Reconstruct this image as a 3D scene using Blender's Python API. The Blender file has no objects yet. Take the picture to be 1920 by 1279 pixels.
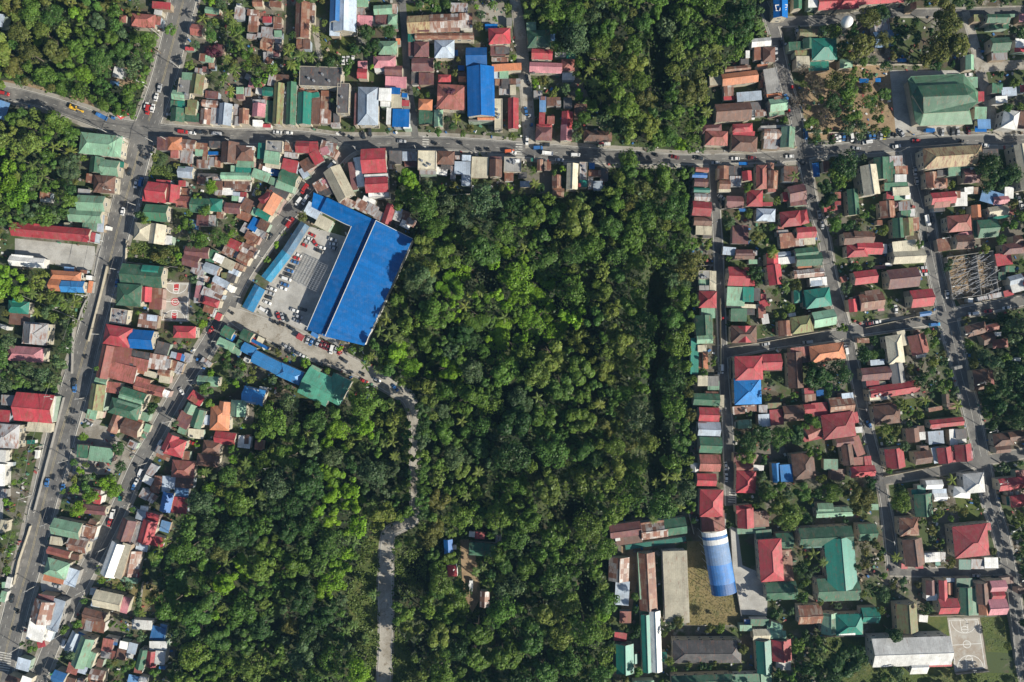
import bpy, math, random
import numpy as np
R_=math.radians
rng=random.Random(7); nr=np.random.default_rng(7)
SC=bpy.context.scene; COL=SC.collection
# ---------------------------------------------------------------- camera, sky, sun, exposure
S=0.28; H=358.4            # metres per photo pixel on the ground, camera height
cd=bpy.data.cameras.new("camera"); cam=bpy.data.objects.new("camera",cd); COL.objects.link(cam)
cam.location=(0,0,H); cam.rotation_euler=(0,0,0); cd.sensor_width=36; cd.lens=36*H/(1920*S)
cd.clip_start=1; cd.clip_end=6000; SC.camera=cam
SUN_EL=32.0; SUN_DX,SUN_DY=0.86,-0.51      # towards the sun: right and down in the picture
w=bpy.data.worlds.new("World"); SC.world=w; w.use_nodes=True
nt=w.node_tree; nt.nodes.clear()
bg=nt.nodes.new('ShaderNodeBackground'); ow=nt.nodes.new('ShaderNodeOutputWorld'); sk=nt.nodes.new('ShaderNodeTexSky')
sk.sky_type='NISHITA'; sk.sun_disc=False; sk.sun_elevation=R_(SUN_EL)
sk.sun_rotation=math.atan2(SUN_DX,SUN_DY); bg.inputs[1].default_value=0.066
nt.links.new(sk.outputs[0],bg.inputs[0]); nt.links.new(bg.outputs[0],ow.inputs[0])
sd=bpy.data.lights.new("sun",'SUN'); sd.energy=5.0; sd.angle=R_(.5); sd.color=(1,.94,.81)
so=bpy.data.objects.new("sun",sd); COL.objects.link(so); so.location=(150,-90,300)
from mathutils import Vector
_l=math.hypot(SUN_DX,SUN_DY); ce=math.cos(R_(SUN_EL))
sv=Vector((SUN_DX/_l*ce,SUN_DY/_l*ce,math.sin(R_(SUN_EL))))
so.rotation_euler=sv.to_track_quat('Z','Y').to_euler()
vs=SC.view_settings; vs.view_transform='Standard'; vs.look='None'; vs.exposure=0.5; vs.gamma=1
SC.cycles.volume_step_rate=4; SC.cycles.max_bounces=5; SC.cycles.diffuse_bounces=3; SC.cycles.use_denoising=True

def P(px,py,z=0.0):
    k=S*(1-z/H); return ((px-960)*k, -(py-639.5)*k)
# ---------------------------------------------------------------- materials
def lin(c): return tuple((x/12.92 if x<=.04045 else ((x+.055)/1.055)**2.4) for x in c)
def newmat(name):
    m=bpy.data.materials.new(name); m.use_nodes=True; t=m.node_tree; b=t.nodes['Principled BSDF']; return m,t,b
def N(t,k,**a):
    n=t.nodes.new(k)
    for x,y in a.items(): setattr(n,x,y)
    return n
def mapr(t,src,a,b,c,d):
    n=N(t,'ShaderNodeMapRange'); t.links.new(src,n.inputs[0])
    for i,v in enumerate((a,b,c,d)): n.inputs[i+1].default_value=v
    return n.outputs[0]
def noise(t,vec,scale,det=3,rough=.6):
    n=N(t,'ShaderNodeTexNoise'); n.inputs['Scale'].default_value=scale; n.inputs['Detail'].default_value=det; n.inputs['Roughness'].default_value=rough
    t.links.new(vec,n.inputs['Vector']); return n.outputs[0]
def mix(t,f,a,b,mode='MIX'):
    n=N(t,'ShaderNodeMix',data_type='RGBA',blend_type=mode)
    if isinstance(f,(int,float)): n.inputs[0].default_value=f
    else: t.links.new(f,n.inputs[0])
    for i,v in ((6,a),(7,b)):
        if isinstance(v,tuple): n.inputs[i].default_value=(*v[:3],1)
        else: t.links.new(v,n.inputs[i])
    return n.outputs[2]
def val(t,col,f):
    n=N(t,'ShaderNodeHueSaturation'); t.links.new(col,n.inputs['Color'])
    t.links.new(f,n.inputs['Value']); return n.outputs[0]
def vadd(t,a,b):
    n=N(t,'ShaderNodeVectorMath',operation='ADD'); t.links.new(a,n.inputs[0]); t.links.new(b,n.inputs[1]); return n.outputs[0]
def objvec(t):
    """object coordinates shifted per object, so stains differ from roof to roof"""
    c=N(t,'ShaderNodeTexCoord'); oi=N(t,'ShaderNodeObjectInfo')
    m=N(t,'ShaderNodeVectorMath',operation='SCALE'); m.inputs[0].default_value=(113,71,37); t.links.new(oi.outputs['Random'],m.inputs['Scale'])
    return vadd(t,c.outputs['Object'],m.outputs[0]), oi.outputs['Random'], c.outputs['Object']

def rotz(t,v,ang):
    if not ang: return v
    n=N(t,'ShaderNodeVectorRotate',rotation_type='Z_AXIS'); t.links.new(v,n.inputs['Vector']); n.inputs['Angle'].default_value=R_(ang); return n.outputs[0]
def roof_mat(name,col,rust=0.0,patch=None,rough=.55,rustc=(.20,.085,.05),fade=.35,strip=.10,blot=1,ang=0):
    m,t,b=newmat(name); v,rnd,raw=objvec(t)
    base=col
    if patch:
        # sheets of different age, 1.1 m wide, 3 m long
        mp=N(t,'ShaderNodeVectorMath',operation='MULTIPLY'); t.links.new(v,mp.inputs[0]); mp.inputs[1].default_value=(.55,.38,0)
        fl=N(t,'ShaderNodeVectorMath',operation='FLOOR'); t.links.new(mp.outputs[0],fl.inputs[0])
        wn=N(t,'ShaderNodeTexWhiteNoise'); t.links.new(fl.outputs[0],wn.inputs[0])
        cr=N(t,'ShaderNodeValToRGB'); cr.color_ramp.interpolation='CONSTANT'; e=cr.color_ramp.elements
        while len(e)<len(patch): e.new(.5)
        for i,pc in enumerate(patch): e[i].position=i/len(patch); e[i].color=(*pc,1)
        t.links.new(wn.outputs[0],cr.inputs[0]); c=cr.outputs[0]
    else:
        c=mix(t,0.0,base,base)
    n1=noise(t,v,.16,4,.65); c=val(t,c,mapr(t,n1,.3,.7,1-.24*blot,1+.2*blot))
    n2=noise(t,v,1.3,3,.7); c=val(t,c,mapr(t,n2,.25,.75,.86,1.13))
    c=val(t,c,mapr(t,rnd,0,1,.74,1.24))
    sp0=N(t,'ShaderNodeVectorMath',operation='MULTIPLY'); t.links.new(rotz(t,v,ang),sp0.inputs[0]); sp0.inputs[1].default_value=(.62,.02,0)
    f0=N(t,'ShaderNodeVectorMath',operation='FLOOR'); t.links.new(sp0.outputs[0],f0.inputs[0]); w0=N(t,'ShaderNodeTexWhiteNoise'); t.links.new(f0.outputs[0],w0.inputs[0])
    c=val(t,c,mapr(t,w0.outputs[0],0,1,1-strip,1+strip))
    if fade: c=mix(t,mapr(t,noise(t,v,.35,5,.75),.48,.72,0,fade),c,(.30,.28,.26))
    if rust>0:
        st=N(t,'ShaderNodeVectorMath',operation='MULTIPLY'); t.links.new(v,st.inputs[0]); st.inputs[1].default_value=(.9,.22,.22)
        n3=noise(t,st.outputs[0],1.0,4,.7); f=mapr(t,n3,.62-.3*rust,.72-.2*rust,0,min(1,.5+rust)); c=mix(t,f,c,rustc)
    # sheet joints every metre
    sp=N(t,'ShaderNodeSeparateXYZ'); t.links.new(raw,sp.inputs[0])
    md=N(t,'ShaderNodeMath',operation='PINGPONG'); t.links.new(sp.outputs[0],md.inputs[0]); md.inputs[1].default_value=.55
    c=val(t,c,mapr(t,md.outputs[0],0,.12,.84,1.0))
    t.links.new(c,b.inputs['Base Color']); b.inputs['Roughness'].default_value=rough
    wv=N(t,'ShaderNodeTexWave'); wv.inputs['Scale'].default_value=1.6; t.links.new(raw,wv.inputs[0])
    bp=N(t,'ShaderNodeBump'); bp.inputs['Strength'].default_value=.35; bp.inputs['Distance'].default_value=.05
    t.links.new(wv.outputs[0],bp.inputs['Height']); t.links.new(bp.outputs[0],b.inputs['Normal'])
    return m
RC=dict( # code: (name, colour, rust)
 R=("red",(.37,.042,.055),.22),D=("faded_red",(.31,.10,.085),.35),M=("maroon",(.15,.062,.065),.25),B=("brown",(.125,.065,.048),.25),
 U=("rusty",(.25,.10,.06),.8),K=("dark_grey",(.085,.082,.085),.15),A=("grey_metal",(.34,.34,.35),.3),
 W=("white",(.74,.74,.72),.05),L=("pale_blue_grey",(.40,.47,.56),.06),G=("green",(.04,.13,.075),.15),P=("pale_green",(.20,.36,.245),.15),
 T=("teal",(.02,.18,.135),.1),Z=("azure_blue",(.012,.19,.52),.02),C=("bright_blue",(.004,.115,.38),0),c=("sky_blue",(.045,.24,.56),.05),Q=("mid_blue",(.045,.17,.42),.05),
 I=("pink",(.46,.19,.22),.1),O=("orange",(.52,.20,.10),.12),E=("cream",(.50,.46,.35),.1),N=("concrete_grey",(.25,.245,.235),0),
 S=("sea_green",(.07,.27,.19),.1),V=("olive_green",(.18,.20,.085),.3),Y=("tarpaulin_blue",(.12,.25,.46),0),J=("mossy_tan",(.30,.24,.13),.35))
RM={}
for k,(n,c,ru) in RC.items(): RM[k]=roof_mat(n+"_roofing",c,ru*1.4,rough=.42 if k in 'CcQT' else .6,fade=.12 if k in 'CcQTSZWE' else .26,blot=.4 if k in 'CcQT' else 1)
RM['X']=roof_mat("patched_tin",(.3,.2,.15),.45,patch=[(.42,.40,.38),(.22,.10,.07),(.50,.48,.47),(.27,.15,.11),(.38,.30,.26),(.17,.09,.07)])
RM['U']=roof_mat("rusty_tin",(.2,.1,.07),.5,patch=[(.25,.10,.06),(.18,.075,.05),(.30,.16,.10),(.22,.09,.06),(.33,.24,.18)])
RC['X']=("patched tin",(0,0,0),0)
CN=dict(Z="azure blue",S="sea green",R="red",D="faded red",M="maroon",B="brown",U="rusty",K="dark grey",A="grey metal",W="white",L="pale blue-grey",G="green",P="pale green",T="teal",C="bright blue",c="sky blue",Q="mid blue",I="pink",O="orange",E="cream",N="concrete",V="olive green",Y="light blue",J="mossy tan",X="patchwork tin")
def wall_mat(name,col):
    m,t,b=newmat(name); v,rnd,raw=objvec(t)
    c=val(t,mix(t,0,col,col),mapr(t,noise(t,v,.5,4),.3,.7,.8,1.12)); c=val(t,c,mapr(t,rnd,0,1,.8,1.1))
    t.links.new(c,b.inputs['Base Color']); b.inputs['Roughness'].default_value=.85; return m
WM=[wall_mat("wall_"+n,c) for n,c in (("cream",(.44,.40,.32)),("white",(.55,.54,.51)),("grey",(.27,.26,.245)),("pink",(.38,.28,.25)),("mint",(.30,.38,.31)),("tan",(.33,.26,.19)),("pale_blue",(.30,.35,.40)))]
def plain(name,col,rough=.7,metal=0,var=.12,scale=.6):
    m,t,b=newmat(name); v,rnd,raw=objvec(t)
    c=val(t,mix(t,0,col,col),mapr(t,noise(t,v,scale,4),.3,.7,1-var,1+var))
    t.links.new(c,b.inputs['Base Color']); b.inputs['Roughness'].default_value=rough; b.inputs['Metallic'].default_value=metal; return m
M_glass=plain("dark_glass",(.025,.035,.045),.12); M_trim=plain("trim",(.6,.6,.58),.6); M_steel=plain("galvanised_steel",(.42,.43,.45),.45,.6)
M_conc=plain("concrete",(.42,.41,.385),.85,0,.18,.35); M_kerb=plain("kerb_concrete",(.45,.44,.41),.85); M_tyre=plain("tyre_rubber",(.02,.02,.02),.9)
M_white=plain("white_paint",(.72,.72,.70),.6); M_wood=plain("weathered_timber",(.30,.27,.23),.9,0,.35,1.5)
M_wire=plain("cable",(.03,.03,.03),.6); M_bark=plain("bark",(.16,.13,.10),.95,0,.3,1.5); M_palmbark=plain("palm_bark",(.22,.19,.15),.95,0,.3,2)
M_light=plain("lamp_lens",(.75,.75,.7),.3); M_red=plain("red_paint",(.42,.04,.045),.7,0,.2,.8); M_yel=plain("yellow_paint",(.55,.34,.03),.6)
# ground materials
def ground_mat(name,cols,scales,rough=.95,fine=.25,bump=0):
    """cols: list of colours mixed by noise of growing frequency"""
    m,t,b=newmat(name); g=N(t,'ShaderNodeNewGeometry'); v=g.outputs['Position']
    c=mix(t,0,cols[0],cols[0])
    for i,(cc,(sc,lo,hi)) in enumerate(zip(cols[1:],scales)):
        c=mix(t,mapr(t,noise(t,v,sc,5,.65),lo,hi,0,1),c,cc)
    c=val(t,c,mapr(t,noise(t,v,1.8,3,.7),.25,.75,1-fine,1+fine))
    t.links.new(c,b.inputs['Base Color']); b.inputs['Roughness'].default_value=rough
    if bump:
        bp=N(t,'ShaderNodeBump'); bp.inputs['Strength'].default_value=bump; bp.inputs['Distance'].default_value=.4
        t.links.new(noise(t,v,1.2,4,.7),bp.inputs['Height']); t.links.new(bp.outputs[0],b.inputs['Normal'])
    return m
G_forest=ground_mat("forest_floor",[(.022,.032,.014),(.05,.065,.02),(.07,.055,.03)],[(.05,.45,.6),(.09,.58,.7)],bump=.6)
G_town=ground_mat("town_ground",[(.15,.135,.11),(.055,.078,.024),(.085,.068,.045),(.26,.245,.22)],[(.045,.42,.52),(.08,.53,.6),(.11,.6,.68)])
G_asph=ground_mat("asphalt",[(.155,.15,.142),(.105,.102,.10),(.215,.205,.19)],[(.06,.42,.58),(.14,.5,.7)],.9,.2)
G_lane=ground_mat("concrete_lane",[(.37,.345,.30),(.25,.225,.185),(.20,.165,.12)],[(.09,.45,.6),(.25,.56,.66)],.95,.22)
G_shld=ground_mat("shoulder_concrete",[(.30,.28,.245),(.20,.18,.15),(.36,.34,.31)],[(.09,.48,.6),(.2,.55,.65)],.95,.2)
G_lot=ground_mat("lot_concrete",[(.42,.41,.385),(.30,.29,.27),(.36,.34,.3)],[(.12,.42,.6),(.3,.55,.7)],.9,.18)
G_grass=ground_mat("grass_lawn",[(.075,.105,.022),(.11,.115,.035),(.05,.075,.018)],[(.06,.45,.62),(.15,.5,.65)],1,.22,.4)
G_dry=ground_mat("dry_lawn",[(.21,.165,.075),(.15,.135,.05),(.10,.105,.035)],[(.08,.45,.62),(.15,.55,.65)],1,.2,.3)
G_dirt=ground_mat("bare_dirt",[(.30,.215,.13),(.22,.15,.09),(.12,.115,.05)],[(.1,.45,.6),(.16,.55,.65)],1,.22,.3)
G_court=ground_mat("court_concrete",[(.36,.33,.29),(.30,.25,.20),(.40,.385,.35)],[(.1,.45,.6),(.25,.5,.65)],.9,.12)
# leaves
def leaf_mat(name,attr):
    m,t,b=newmat(name); t.nodes.remove(b)
    at=N(t,'ShaderNodeAttribute',attribute_name='tint')
    if attr: c=at.outputs['Color']
    else:
        oi=N(t,'ShaderNodeObjectInfo'); c=mix(t,1.0,oi.outputs['Color'],at.outputs['Color'],'MULTIPLY')
    d=N(t,'ShaderNodeBsdfDiffuse'); tr=N(t,'ShaderNodeBsdfTranslucent'); ms=N(t,'ShaderNodeMixShader'); ms.inputs[0].default_value=.22
    t.links.new(c,d.inputs[0]); t.links.new(c,tr.inputs[0]); t.links.new(d.outputs[0],ms.inputs[1]); t.links.new(tr.outputs[0],ms.inputs[2])
    gl=N(t,'ShaderNodeBsdfGlossy'); gl.inputs['Roughness'].default_value=.5; gl.inputs[0].default_value=(.5,.5,.5,1)
    m2=N(t,'ShaderNodeMixShader'); m2.inputs[0].default_value=.03; t.links.new(ms.outputs[0],m2.inputs[1]); t.links.new(gl.outputs[0],m2.inputs[2])
    t.links.new(m2.outputs[0],t.nodes['Material Output'].inputs[0]); return m
M_leaf=leaf_mat("tree_leaves",False); M_leafb=leaf_mat("canopy_leaves",True)

# ---------------------------------------------------------------- mesh helpers
class MB:
    def __init__(s): s.v=[]; s.f=[]; s.m=[]
    def face(s,pts,mi=0):
        i=len(s.v); s.v+=[tuple(p) for p in pts]; s.f.append(tuple(range(i,i+len(pts)))); s.m.append(mi)
    def prism(s,poly,z0,z1,mi=0,bottom=True):
        """poly counter-clockwise (x,y); z1 may be a list of heights"""
        n=len(poly); zt=z1 if isinstance(z1,(list,tuple)) else [z1]*n
        i=len(s.v); s.v+=[(x,y,z0) for x,y in poly]+[(x,y,zt[k]) for k,(x,y) in enumerate(poly)]
        s.f.append(tuple(range(i+n,i+2*n))); s.m.append(mi)
        if bottom: s.f.append(tuple(reversed(range(i,i+n)))); s.m.append(mi)
        for k in range(n):
            j=(k+1)%n; s.f.append((i+k,i+j,i+n+j,i+n+k)); s.m.append(mi)
    def box(s,cx,cy,z0,sx,sy,sz,rot=0,mi=0):
        c,sn=math.cos(rot),math.sin(rot); q=[]
        for a,b in ((-1,-1),(1,-1),(1,1),(-1,1)):
            x,y=a*sx/2,b*sy/2; q.append((cx+x*c-y*sn,cy+x*sn+y*c))
        s.prism(q,z0,z0+sz,mi)
    def tube(s,p0,p1,r0,r1=None,n=6,mi=0):
        r1=r0 if r1 is None else r1; p0=Vector(p0); p1=Vector(p1); d=(p1-p0); 
        if d.length<1e-6: return
        d.normalize(); a=d.orthogonal().normalized(); b=d.cross(a); i=len(s.v)
        for p,r in ((p0,r0),(p1,r1)):
            for k in range(n):
                t=2*math.pi*k/n; q=p+(a*math.cos(t)+b*math.sin(t))*r; s.v.append(tuple(q))
        for k in range(n):
            j=(k+1)%n; s.f.append((i+k,i+j,i+n+j,i+n+k)); s.m.append(mi)
        s.f.append(tuple(reversed(range(i,i+n)))); s.m.append(mi); s.f.append(tuple(range(i+n,i+2*n))); s.m.append(mi)
    def mesh(s,name,mats):
        me=bpy.data.meshes.new(name); me.from_pydata(s.v,[],s.f)
        for m in (mats if isinstance(mats,(list,tuple)) else [mats]): me.materials.append(m)
        me.polygons.foreach_set('material_index',s.m); me.update(); return me
    def build(s,name,mats,parent=None,loc=(0,0,0),rz=0):
        return link(name,s.mesh(name,mats),parent,loc,rz)
def link(name,me,parent=None,loc=(0,0,0),rz=0,sc=(1,1,1)):
    o=bpy.data.objects.new(name,me); COL.objects.link(o)
    if parent: o.parent=parent
    o.location=loc; o.rotation_euler=(0,0,rz); o.scale=sc; return o
def struct(o,kind='structure'): o['kind']=kind; return o
THINGS=[]   # (object, description, px, py, set) labelled at the end
def thing(o,desc,cat,px,py,setn,group=None):
    o['category']=cat
    if group: o['group']=group
    THINGS.append((o,desc,px,py,setn)); return o
def empty(name,loc,rz=0): 
    o=link(name,None,None,loc,rz); o.empty_display_size=.5; return o
def inpoly(x,y,poly):
    c=False; n=len(poly); j=n-1
    for i in range(n):
        xi,yi=poly[i]; xj,yj=poly[j]
        if (yi>y)!=(yj>y) and x<(xj-xi)*(y-yi)/(yj-yi)+xi: c=not c
        j=i
    return c
# occupancy grid in ground pixels (4 px cells)
GW,GH=550,390; OFF=30
occ=np.zeros((GH,GW),bool)
gy,gx=np.mgrid[0:GH,0:GW]; gpx=(gx-OFF)*4+2; gpy=(gy-OFF)*4+2
def mark_poly(poly,arr=None,v=True):
    arr=occ if arr is None else arr
    a=np.array(poly,float); m=(gpx>a[:,0].min()-4)&(gpx<a[:,0].max()+4)&(gpy>a[:,1].min()-4)&(gpy<a[:,1].max()+4)
    c=np.zeros_like(m); n=len(a); j=n-1
    for i in range(n):
        xi,yi=a[i]; xj,yj=a[j]
        if yi!=yj: c^=((yi>gpy)!=(yj>gpy))&(gpx<(xj-xi)*(gpy-yi)/(yj-yi)+xi)
        j=i
    arr[c&m]=v
def cell(px,py,arr): 
    i=int(py/4)+OFF; j=int(px/4)+OFF
    return arr[min(max(i,0),GH-1),min(max(j,0),GW-1)]

# ---------------------------------------------------------------- ground, roads
def flat(name,poly,z,mat,kind='structure'):
    mb=MB(); q=[(*P(x,y),z) for x,y in poly]
    ar=sum(q[i][0]*q[(i+1)%len(q)][1]-q[(i+1)%len(q)][0]*q[i][1] for i in range(len(q)))
    if ar<0: q.reverse()
    mb.face(q); return struct(mb.build(name,mat),kind)
PITS=[(1230,570,24,85,11),(1232,710,22,75,11),(1228,860,28,85,10),(1235,60,24,120,9),(785,1075,32,52,7),(1065,955,36,34,9),(905,525,36,24,6),(835,615,22,22,6),(1095,1110,22,50,8),(795,1200,24,45,6),(562,870,16,40,6),(575,765,26,18,5),(1045,560,18,20,6),(360,1120,22,12,4)]  # ravine bed, plus added hollows sunk so gaps in the canopy fall into shade
def depth(px,py):
    d=0*px
    for a,b,c,e,h in PITS: d=d+h*np.exp(-(((px-a)/c)**2+((py-b)/e)**2)**1.5*1.1)
    return np.minimum(d,12)
gX=np.concatenate([[-2500,-900,-400],np.linspace(-290,290,240),[400,900,2500]]); gY=np.concatenate([[-2500,-900,-300],np.linspace(-200,200,170),[300,900,2500]])
XX,YY=np.meshgrid(gX,gY); ZZ=-depth(XX/S+960,639.5-YY/S); nX,nY=len(gX),len(gY)
idx=np.arange(nX*nY).reshape(nY,nX); qd=np.stack([idx[:-1,:-1],idx[:-1,1:],idx[1:,1:],idx[1:,:-1]],-1).reshape(-1,4)
me=bpy.data.meshes.new("ground"); me.from_pydata(np.stack([XX,YY,ZZ],-1).reshape(-1,3).tolist(),[],qd.tolist()); me.materials.append(G_forest)
o=bpy.data.objects.new("ground",me); COL.objects.link(o); struct(o)
TOWN=[[(318,-120),(985,-120),(990,60),(1060,100),(1085,130),(1110,200),(1160,255),(1290,290),(1330,210),(1345,130),(1400,80),(1437,60),(1432,-120),(2040,-120),(2040,590),(1850,600),(1838,720),(1865,820),(2040,820),(2040,1400),(1150,1400),(1148,970),(1290,958),(1300,700),(1290,310),(1150,300),(1130,355),(1040,365),(890,362),(745,330),(745,390),(772,445),(690,650),(760,735),(700,752),(660,762),(560,745),(480,745),(470,840),(380,905),(330,985),(300,1060),(330,1200),(320,1400),(-120,1400),(-120,740),(110,740),(145,680),(140,600),(85,575),(75,505),(-120,505),(-120,420),(130,418),(150,290),(150,250),(140,235),(60,205),(-120,195),(-120,155),(40,165),(140,190),(200,215),(262,222),(285,120),(222,60),(225,20)]]
for p in TOWN: flat("town_ground",p,.02,G_town)
pats=[("grass",G_grass,[(600,62),(640,60),(668,72),(664,108),(602,112)]),("grass",G_grass,[(280,312),(328,312),(334,338),(282,334)]),
("garden",G_grass,[(240,455),(345,462),(340,500),(238,490)]),("dirt_clearing",G_dirt,[(185,118),(230,120),(262,130),(268,160),(240,165),(200,155)]),
("dirt_bank",G_dirt,[(-20,150),(40,152),(85,165),(98,182),(60,175),(0,168)]),("dirt_bank",G_dirt,[(130,180),(165,180),(180,205),(140,200)]),
("parking_lot",G_lot,[(582,425),(652,445),(640,478),(582,620),(572,628),(488,590),(478,576),(505,530),(520,500),(560,440)]),
("forecourt",G_lot,[(28,447),(178,462),(180,505),(150,508),(28,480)]),("basketball_court",G_court,[(304,528),(359,530),(353,604),(299,602)]),
("basketball_court",G_court,[(1774,1159),(1837,1158),(1852,1254),(1788,1261)]),("school_yard",G_lot,[(1366,985),(1383,992),(1392,1060),(1440,1080),(1438,1155),(1388,1152),(1372,1050)]),
("school_yard",G_lot,[(1314,962),(1362,962),(1360,1000),(1318,1000)]),("dry_lawn",G_dry,[(1288,1015),(1325,1015),(1332,1100),(1385,1118),(1388,1172),(1288,1172)]),
("lawn",G_grass,[(1545,1190),(1640,1195),(1730,1150),(1775,1152),(1790,1262),(1920,1262),(1930,1330),(1560,1330)]),("lawn",G_grass,[(1838,1158),(1895,1155),(1905,1225),(1850,1222)]),
("paved_yard",G_lot,[(1666,132),(1800,132),(1815,230),(1780,250),(1680,250)]),("park_ground",G_dirt,[(1505,235),(1510,110),(1590,118),(1668,132),(1680,252),(1580,262),(1508,262)]),
("lawn",G_grass,[(1516,244),(1585,244),(1585,250),(1516,250)]),("dirt_track",G_dirt,[(862,1012),(885,1010),(895,1060),(902,1120),(885,1150),(868,1110)]),
("forecourt",G_shld,[(148,790),(200,800),(250,850),(222,890),(135,890)]),("forecourt",G_shld,[(152,782),(192,788),(178,810),(150,812)]),("dry_lawn",G_dry,[(180,1080),(245,1085),(300,1100),(330,1150),(262,1145),(235,1105)]),
("lawn",G_grass,[(1640,800),(1690,795),(1680,835),(1645,835)]),("lawn",G_grass,[(1790,930),(1835,925),(1845,975),(1800,985)]),("grass",G_grass,[(1690,750),(1725,745),(1730,780),(1695,780)]),
("dirt_lane",G_lane,[(586,60),(598,60),(606,112),(596,112)]),("grass_verge",G_grass,[(690,1005),(712,1000),(714,1250),(690,1250),(650,1130)]),("grass_verge",G_grass,[(734,1170),(750,1190),(790,1280),(736,1280)]),
("paved_yard",G_lot,[(72,1060),(130,1060),(125,1110),(78,1108)]),("banana_field",G_grass,[(30,540),(165,550),(160,600),(35,600)]),("paved_yard",G_lot,[(-20,790),(10,790),(5,1000),(-20,1000)]),
("park_ground",G_dirt,[(1600,120),(1668,118),(1668,128),(1600,130)]),("rubble_lot",G_dirt,[(1778,480),(1868,478),(1880,555),(1800,572),(1780,540)]),
("grass",G_grass,[(760,6),(830,5),(828,22),(762,24)]),("vacant_lot",G_shld,[(895,10),(945,5),(950,50),(905,45)]),("park_ground",G_dirt,[(1165,980),(1200,970),(1240,1000),(1200,1060),(1180,1170),(1165,1170)])]
for i,(n,m,p) in enumerate(pats):
    flat(n,p,.03+.0006*i+.002,m)
    if m in (G_lot,G_court,G_lane): mark_poly(p)
ROADS=dict(
A=([(352,-30,46),(306,150,44),(271,250,44),(240,360,46),(221,430,46),(197,526,42),(168,626,44),(141,726,50),(112,826,52),(80,952,46),(56,1052,46),(28,1152,44),(-8,1310,44)],G_asph,"main_road"),
B=([(680,266,18),(640,286,26),(600,333,28),(560,380,28),(510,436,26),(450,526,26),(422,588,28),(398,632,26),(340,726,26),(285,826,26),(256,876,26),(222,955,28),(170,1056,28),(122,1152,28),(80,1252,28),(55,1320,28)],G_asph,"side_road"),
C=([(-30,168,26),(40,180,24),(100,196,24),(150,213,26),(200,232,28),(262,246,34),(330,250,30),(450,255,26),(560,259,26),(640,268,26),(720,269,26),(800,268,24),(880,272,24),(960,279,26),(1040,286,28),(1120,292,26),(1200,296,24),(1280,299,18),(1400,297,18),(1480,292,20),(1560,282,20),(1650,273,26),(1720,268,24),(1800,264,20),(1960,262,18)],G_asph,"cross_road"),
D=([(1336,300,14),(1341,380,14),(1345,440,15),(1350,540,15),(1354,640,14),(1358,720,16),(1364,800,17),(1368,900,18),(1370,948,18)],G_asph,"street"),
E=([(1430,5,16),(1452,60,18),(1462,110,20),(1474,160,20),(1492,220,20),(1503,280,18),(1513,330,18),(1523,380,18),(1543,440,19),(1558,520,19),(1577,590,20),(1592,640,16),(1604,700,16),(1612,740,17),(1628,810,16),(1648,885,16),(1657,930,14),(1668,1000,18),(1674,1068,18)],G_asph,"street"),
F=([(1358,662,18),(1450,644,16),(1560,630,18),(1600,620,19),(1730,602,18),(1780,592,18),(1830,580,16),(1960,556,18)],G_asph,"street"),
Hh=([(1706,268,30),(1711,310,32),(1733,400,30),(1746,470,28),(1757,520,28),(1780,610,32),(1802,700,26),(1818,760,28),(1838,850,28),(1856,940,26),(1876,1000,26),(1895,1090,24),(1910,1185,24),(1932,1310,24)],G_asph,"avenue"),
I=([(1960,843,16),(1845,864,16),(1750,885,16),(1650,900,18)],G_asph,"street"),
J=([(1668,1072,14),(1780,1073,14),(1890,1068,16)],G_asph,"street"),
K=([(1448,42,16),(1540,38,14),(1640,26,12),(1800,24,14),(1960,18,12)],G_asph,"street"),
L_=([(1810,22,14),(1826,80,12),(1838,130,14),(1852,190,12),(1874,262,14)],G_lane,"alley"),
M_=([(1838,126,14),(1960,119,12)],G_lane,"alley"),
N_=([(752,-30,13),(760,80,13),(764,150,14),(772,200,13),(779,262,13)],G_asph,"alley"),
O_=([(960,-30,12),(975,60,16),(982,130,17),(989,200,18),(993,278,16)],G_lane,"alley"),
P_=([(425,582,20),(455,600,34),(500,617,36),(545,636,38),(590,656,36),(620,668,30),(660,686,26),(700,706,24),(735,727,22),(765,748,20),(778,790,16),(778,850,14),(777,910,12),(778,965,13),(768,978,16),(745,990,16),(728,1003,18),(724,1050,22),(722,1120,24),(724,1180,22),(718,1320,22)],G_lane,"winding_lane"))
def smooth(pts,step=6):
    out=[]
    n=len(pts)
    for i in range(n-1):
        p0=pts[max(i-1,0)]; p1=pts[i]; p2=pts[i+1]; p3=pts[min(i+2,n-1)]
        m=max(1,int(math.hypot(p2[0]-p1[0],p2[1]-p1[1])/step))
        for k in range(m):
            t=k/m; out.append(tuple(.5*((2*p1[j])+(-p0[j]+p2[j])*t+(2*p0[j]-5*p1[j]+4*p2[j]-p3[j])*t*t+(-p0[j]+3*p1[j]-3*p2[j]+p3[j])*t**3) for j in range(3)))
    out.append(tuple(pts[-1])); return out
def normals(c):
    out=[]
    for i in range(len(c)):
        a=c[max(i-1,0)]; b=c[min(i+1,len(c)-1)]; dx,dy=b[0]-a[0],b[1]-a[1]; l=math.hypot(dx,dy) or 1; out.append((-dy/l,dx/l))
    return out
def ribbon(mb,c,z,off0,off1,sel=None,jit=0):
    """strip between two signed offsets (px); offsets given as functions of width"""
    nn=normals(c)
    for i in range(len(c)-1):
        if sel and not sel(i): continue
        q=[]
        for k,(o) in ((i,off0),(i+1,off0),(i+1,off1),(i,off1)):
            d=o(c[k][2]); q.append((*P(c[k][0]+nn[k][0]*d,c[k][1]+nn[k][1]*d),z))
        mb.face(q[::-1] if True else q)
RS={}
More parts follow.
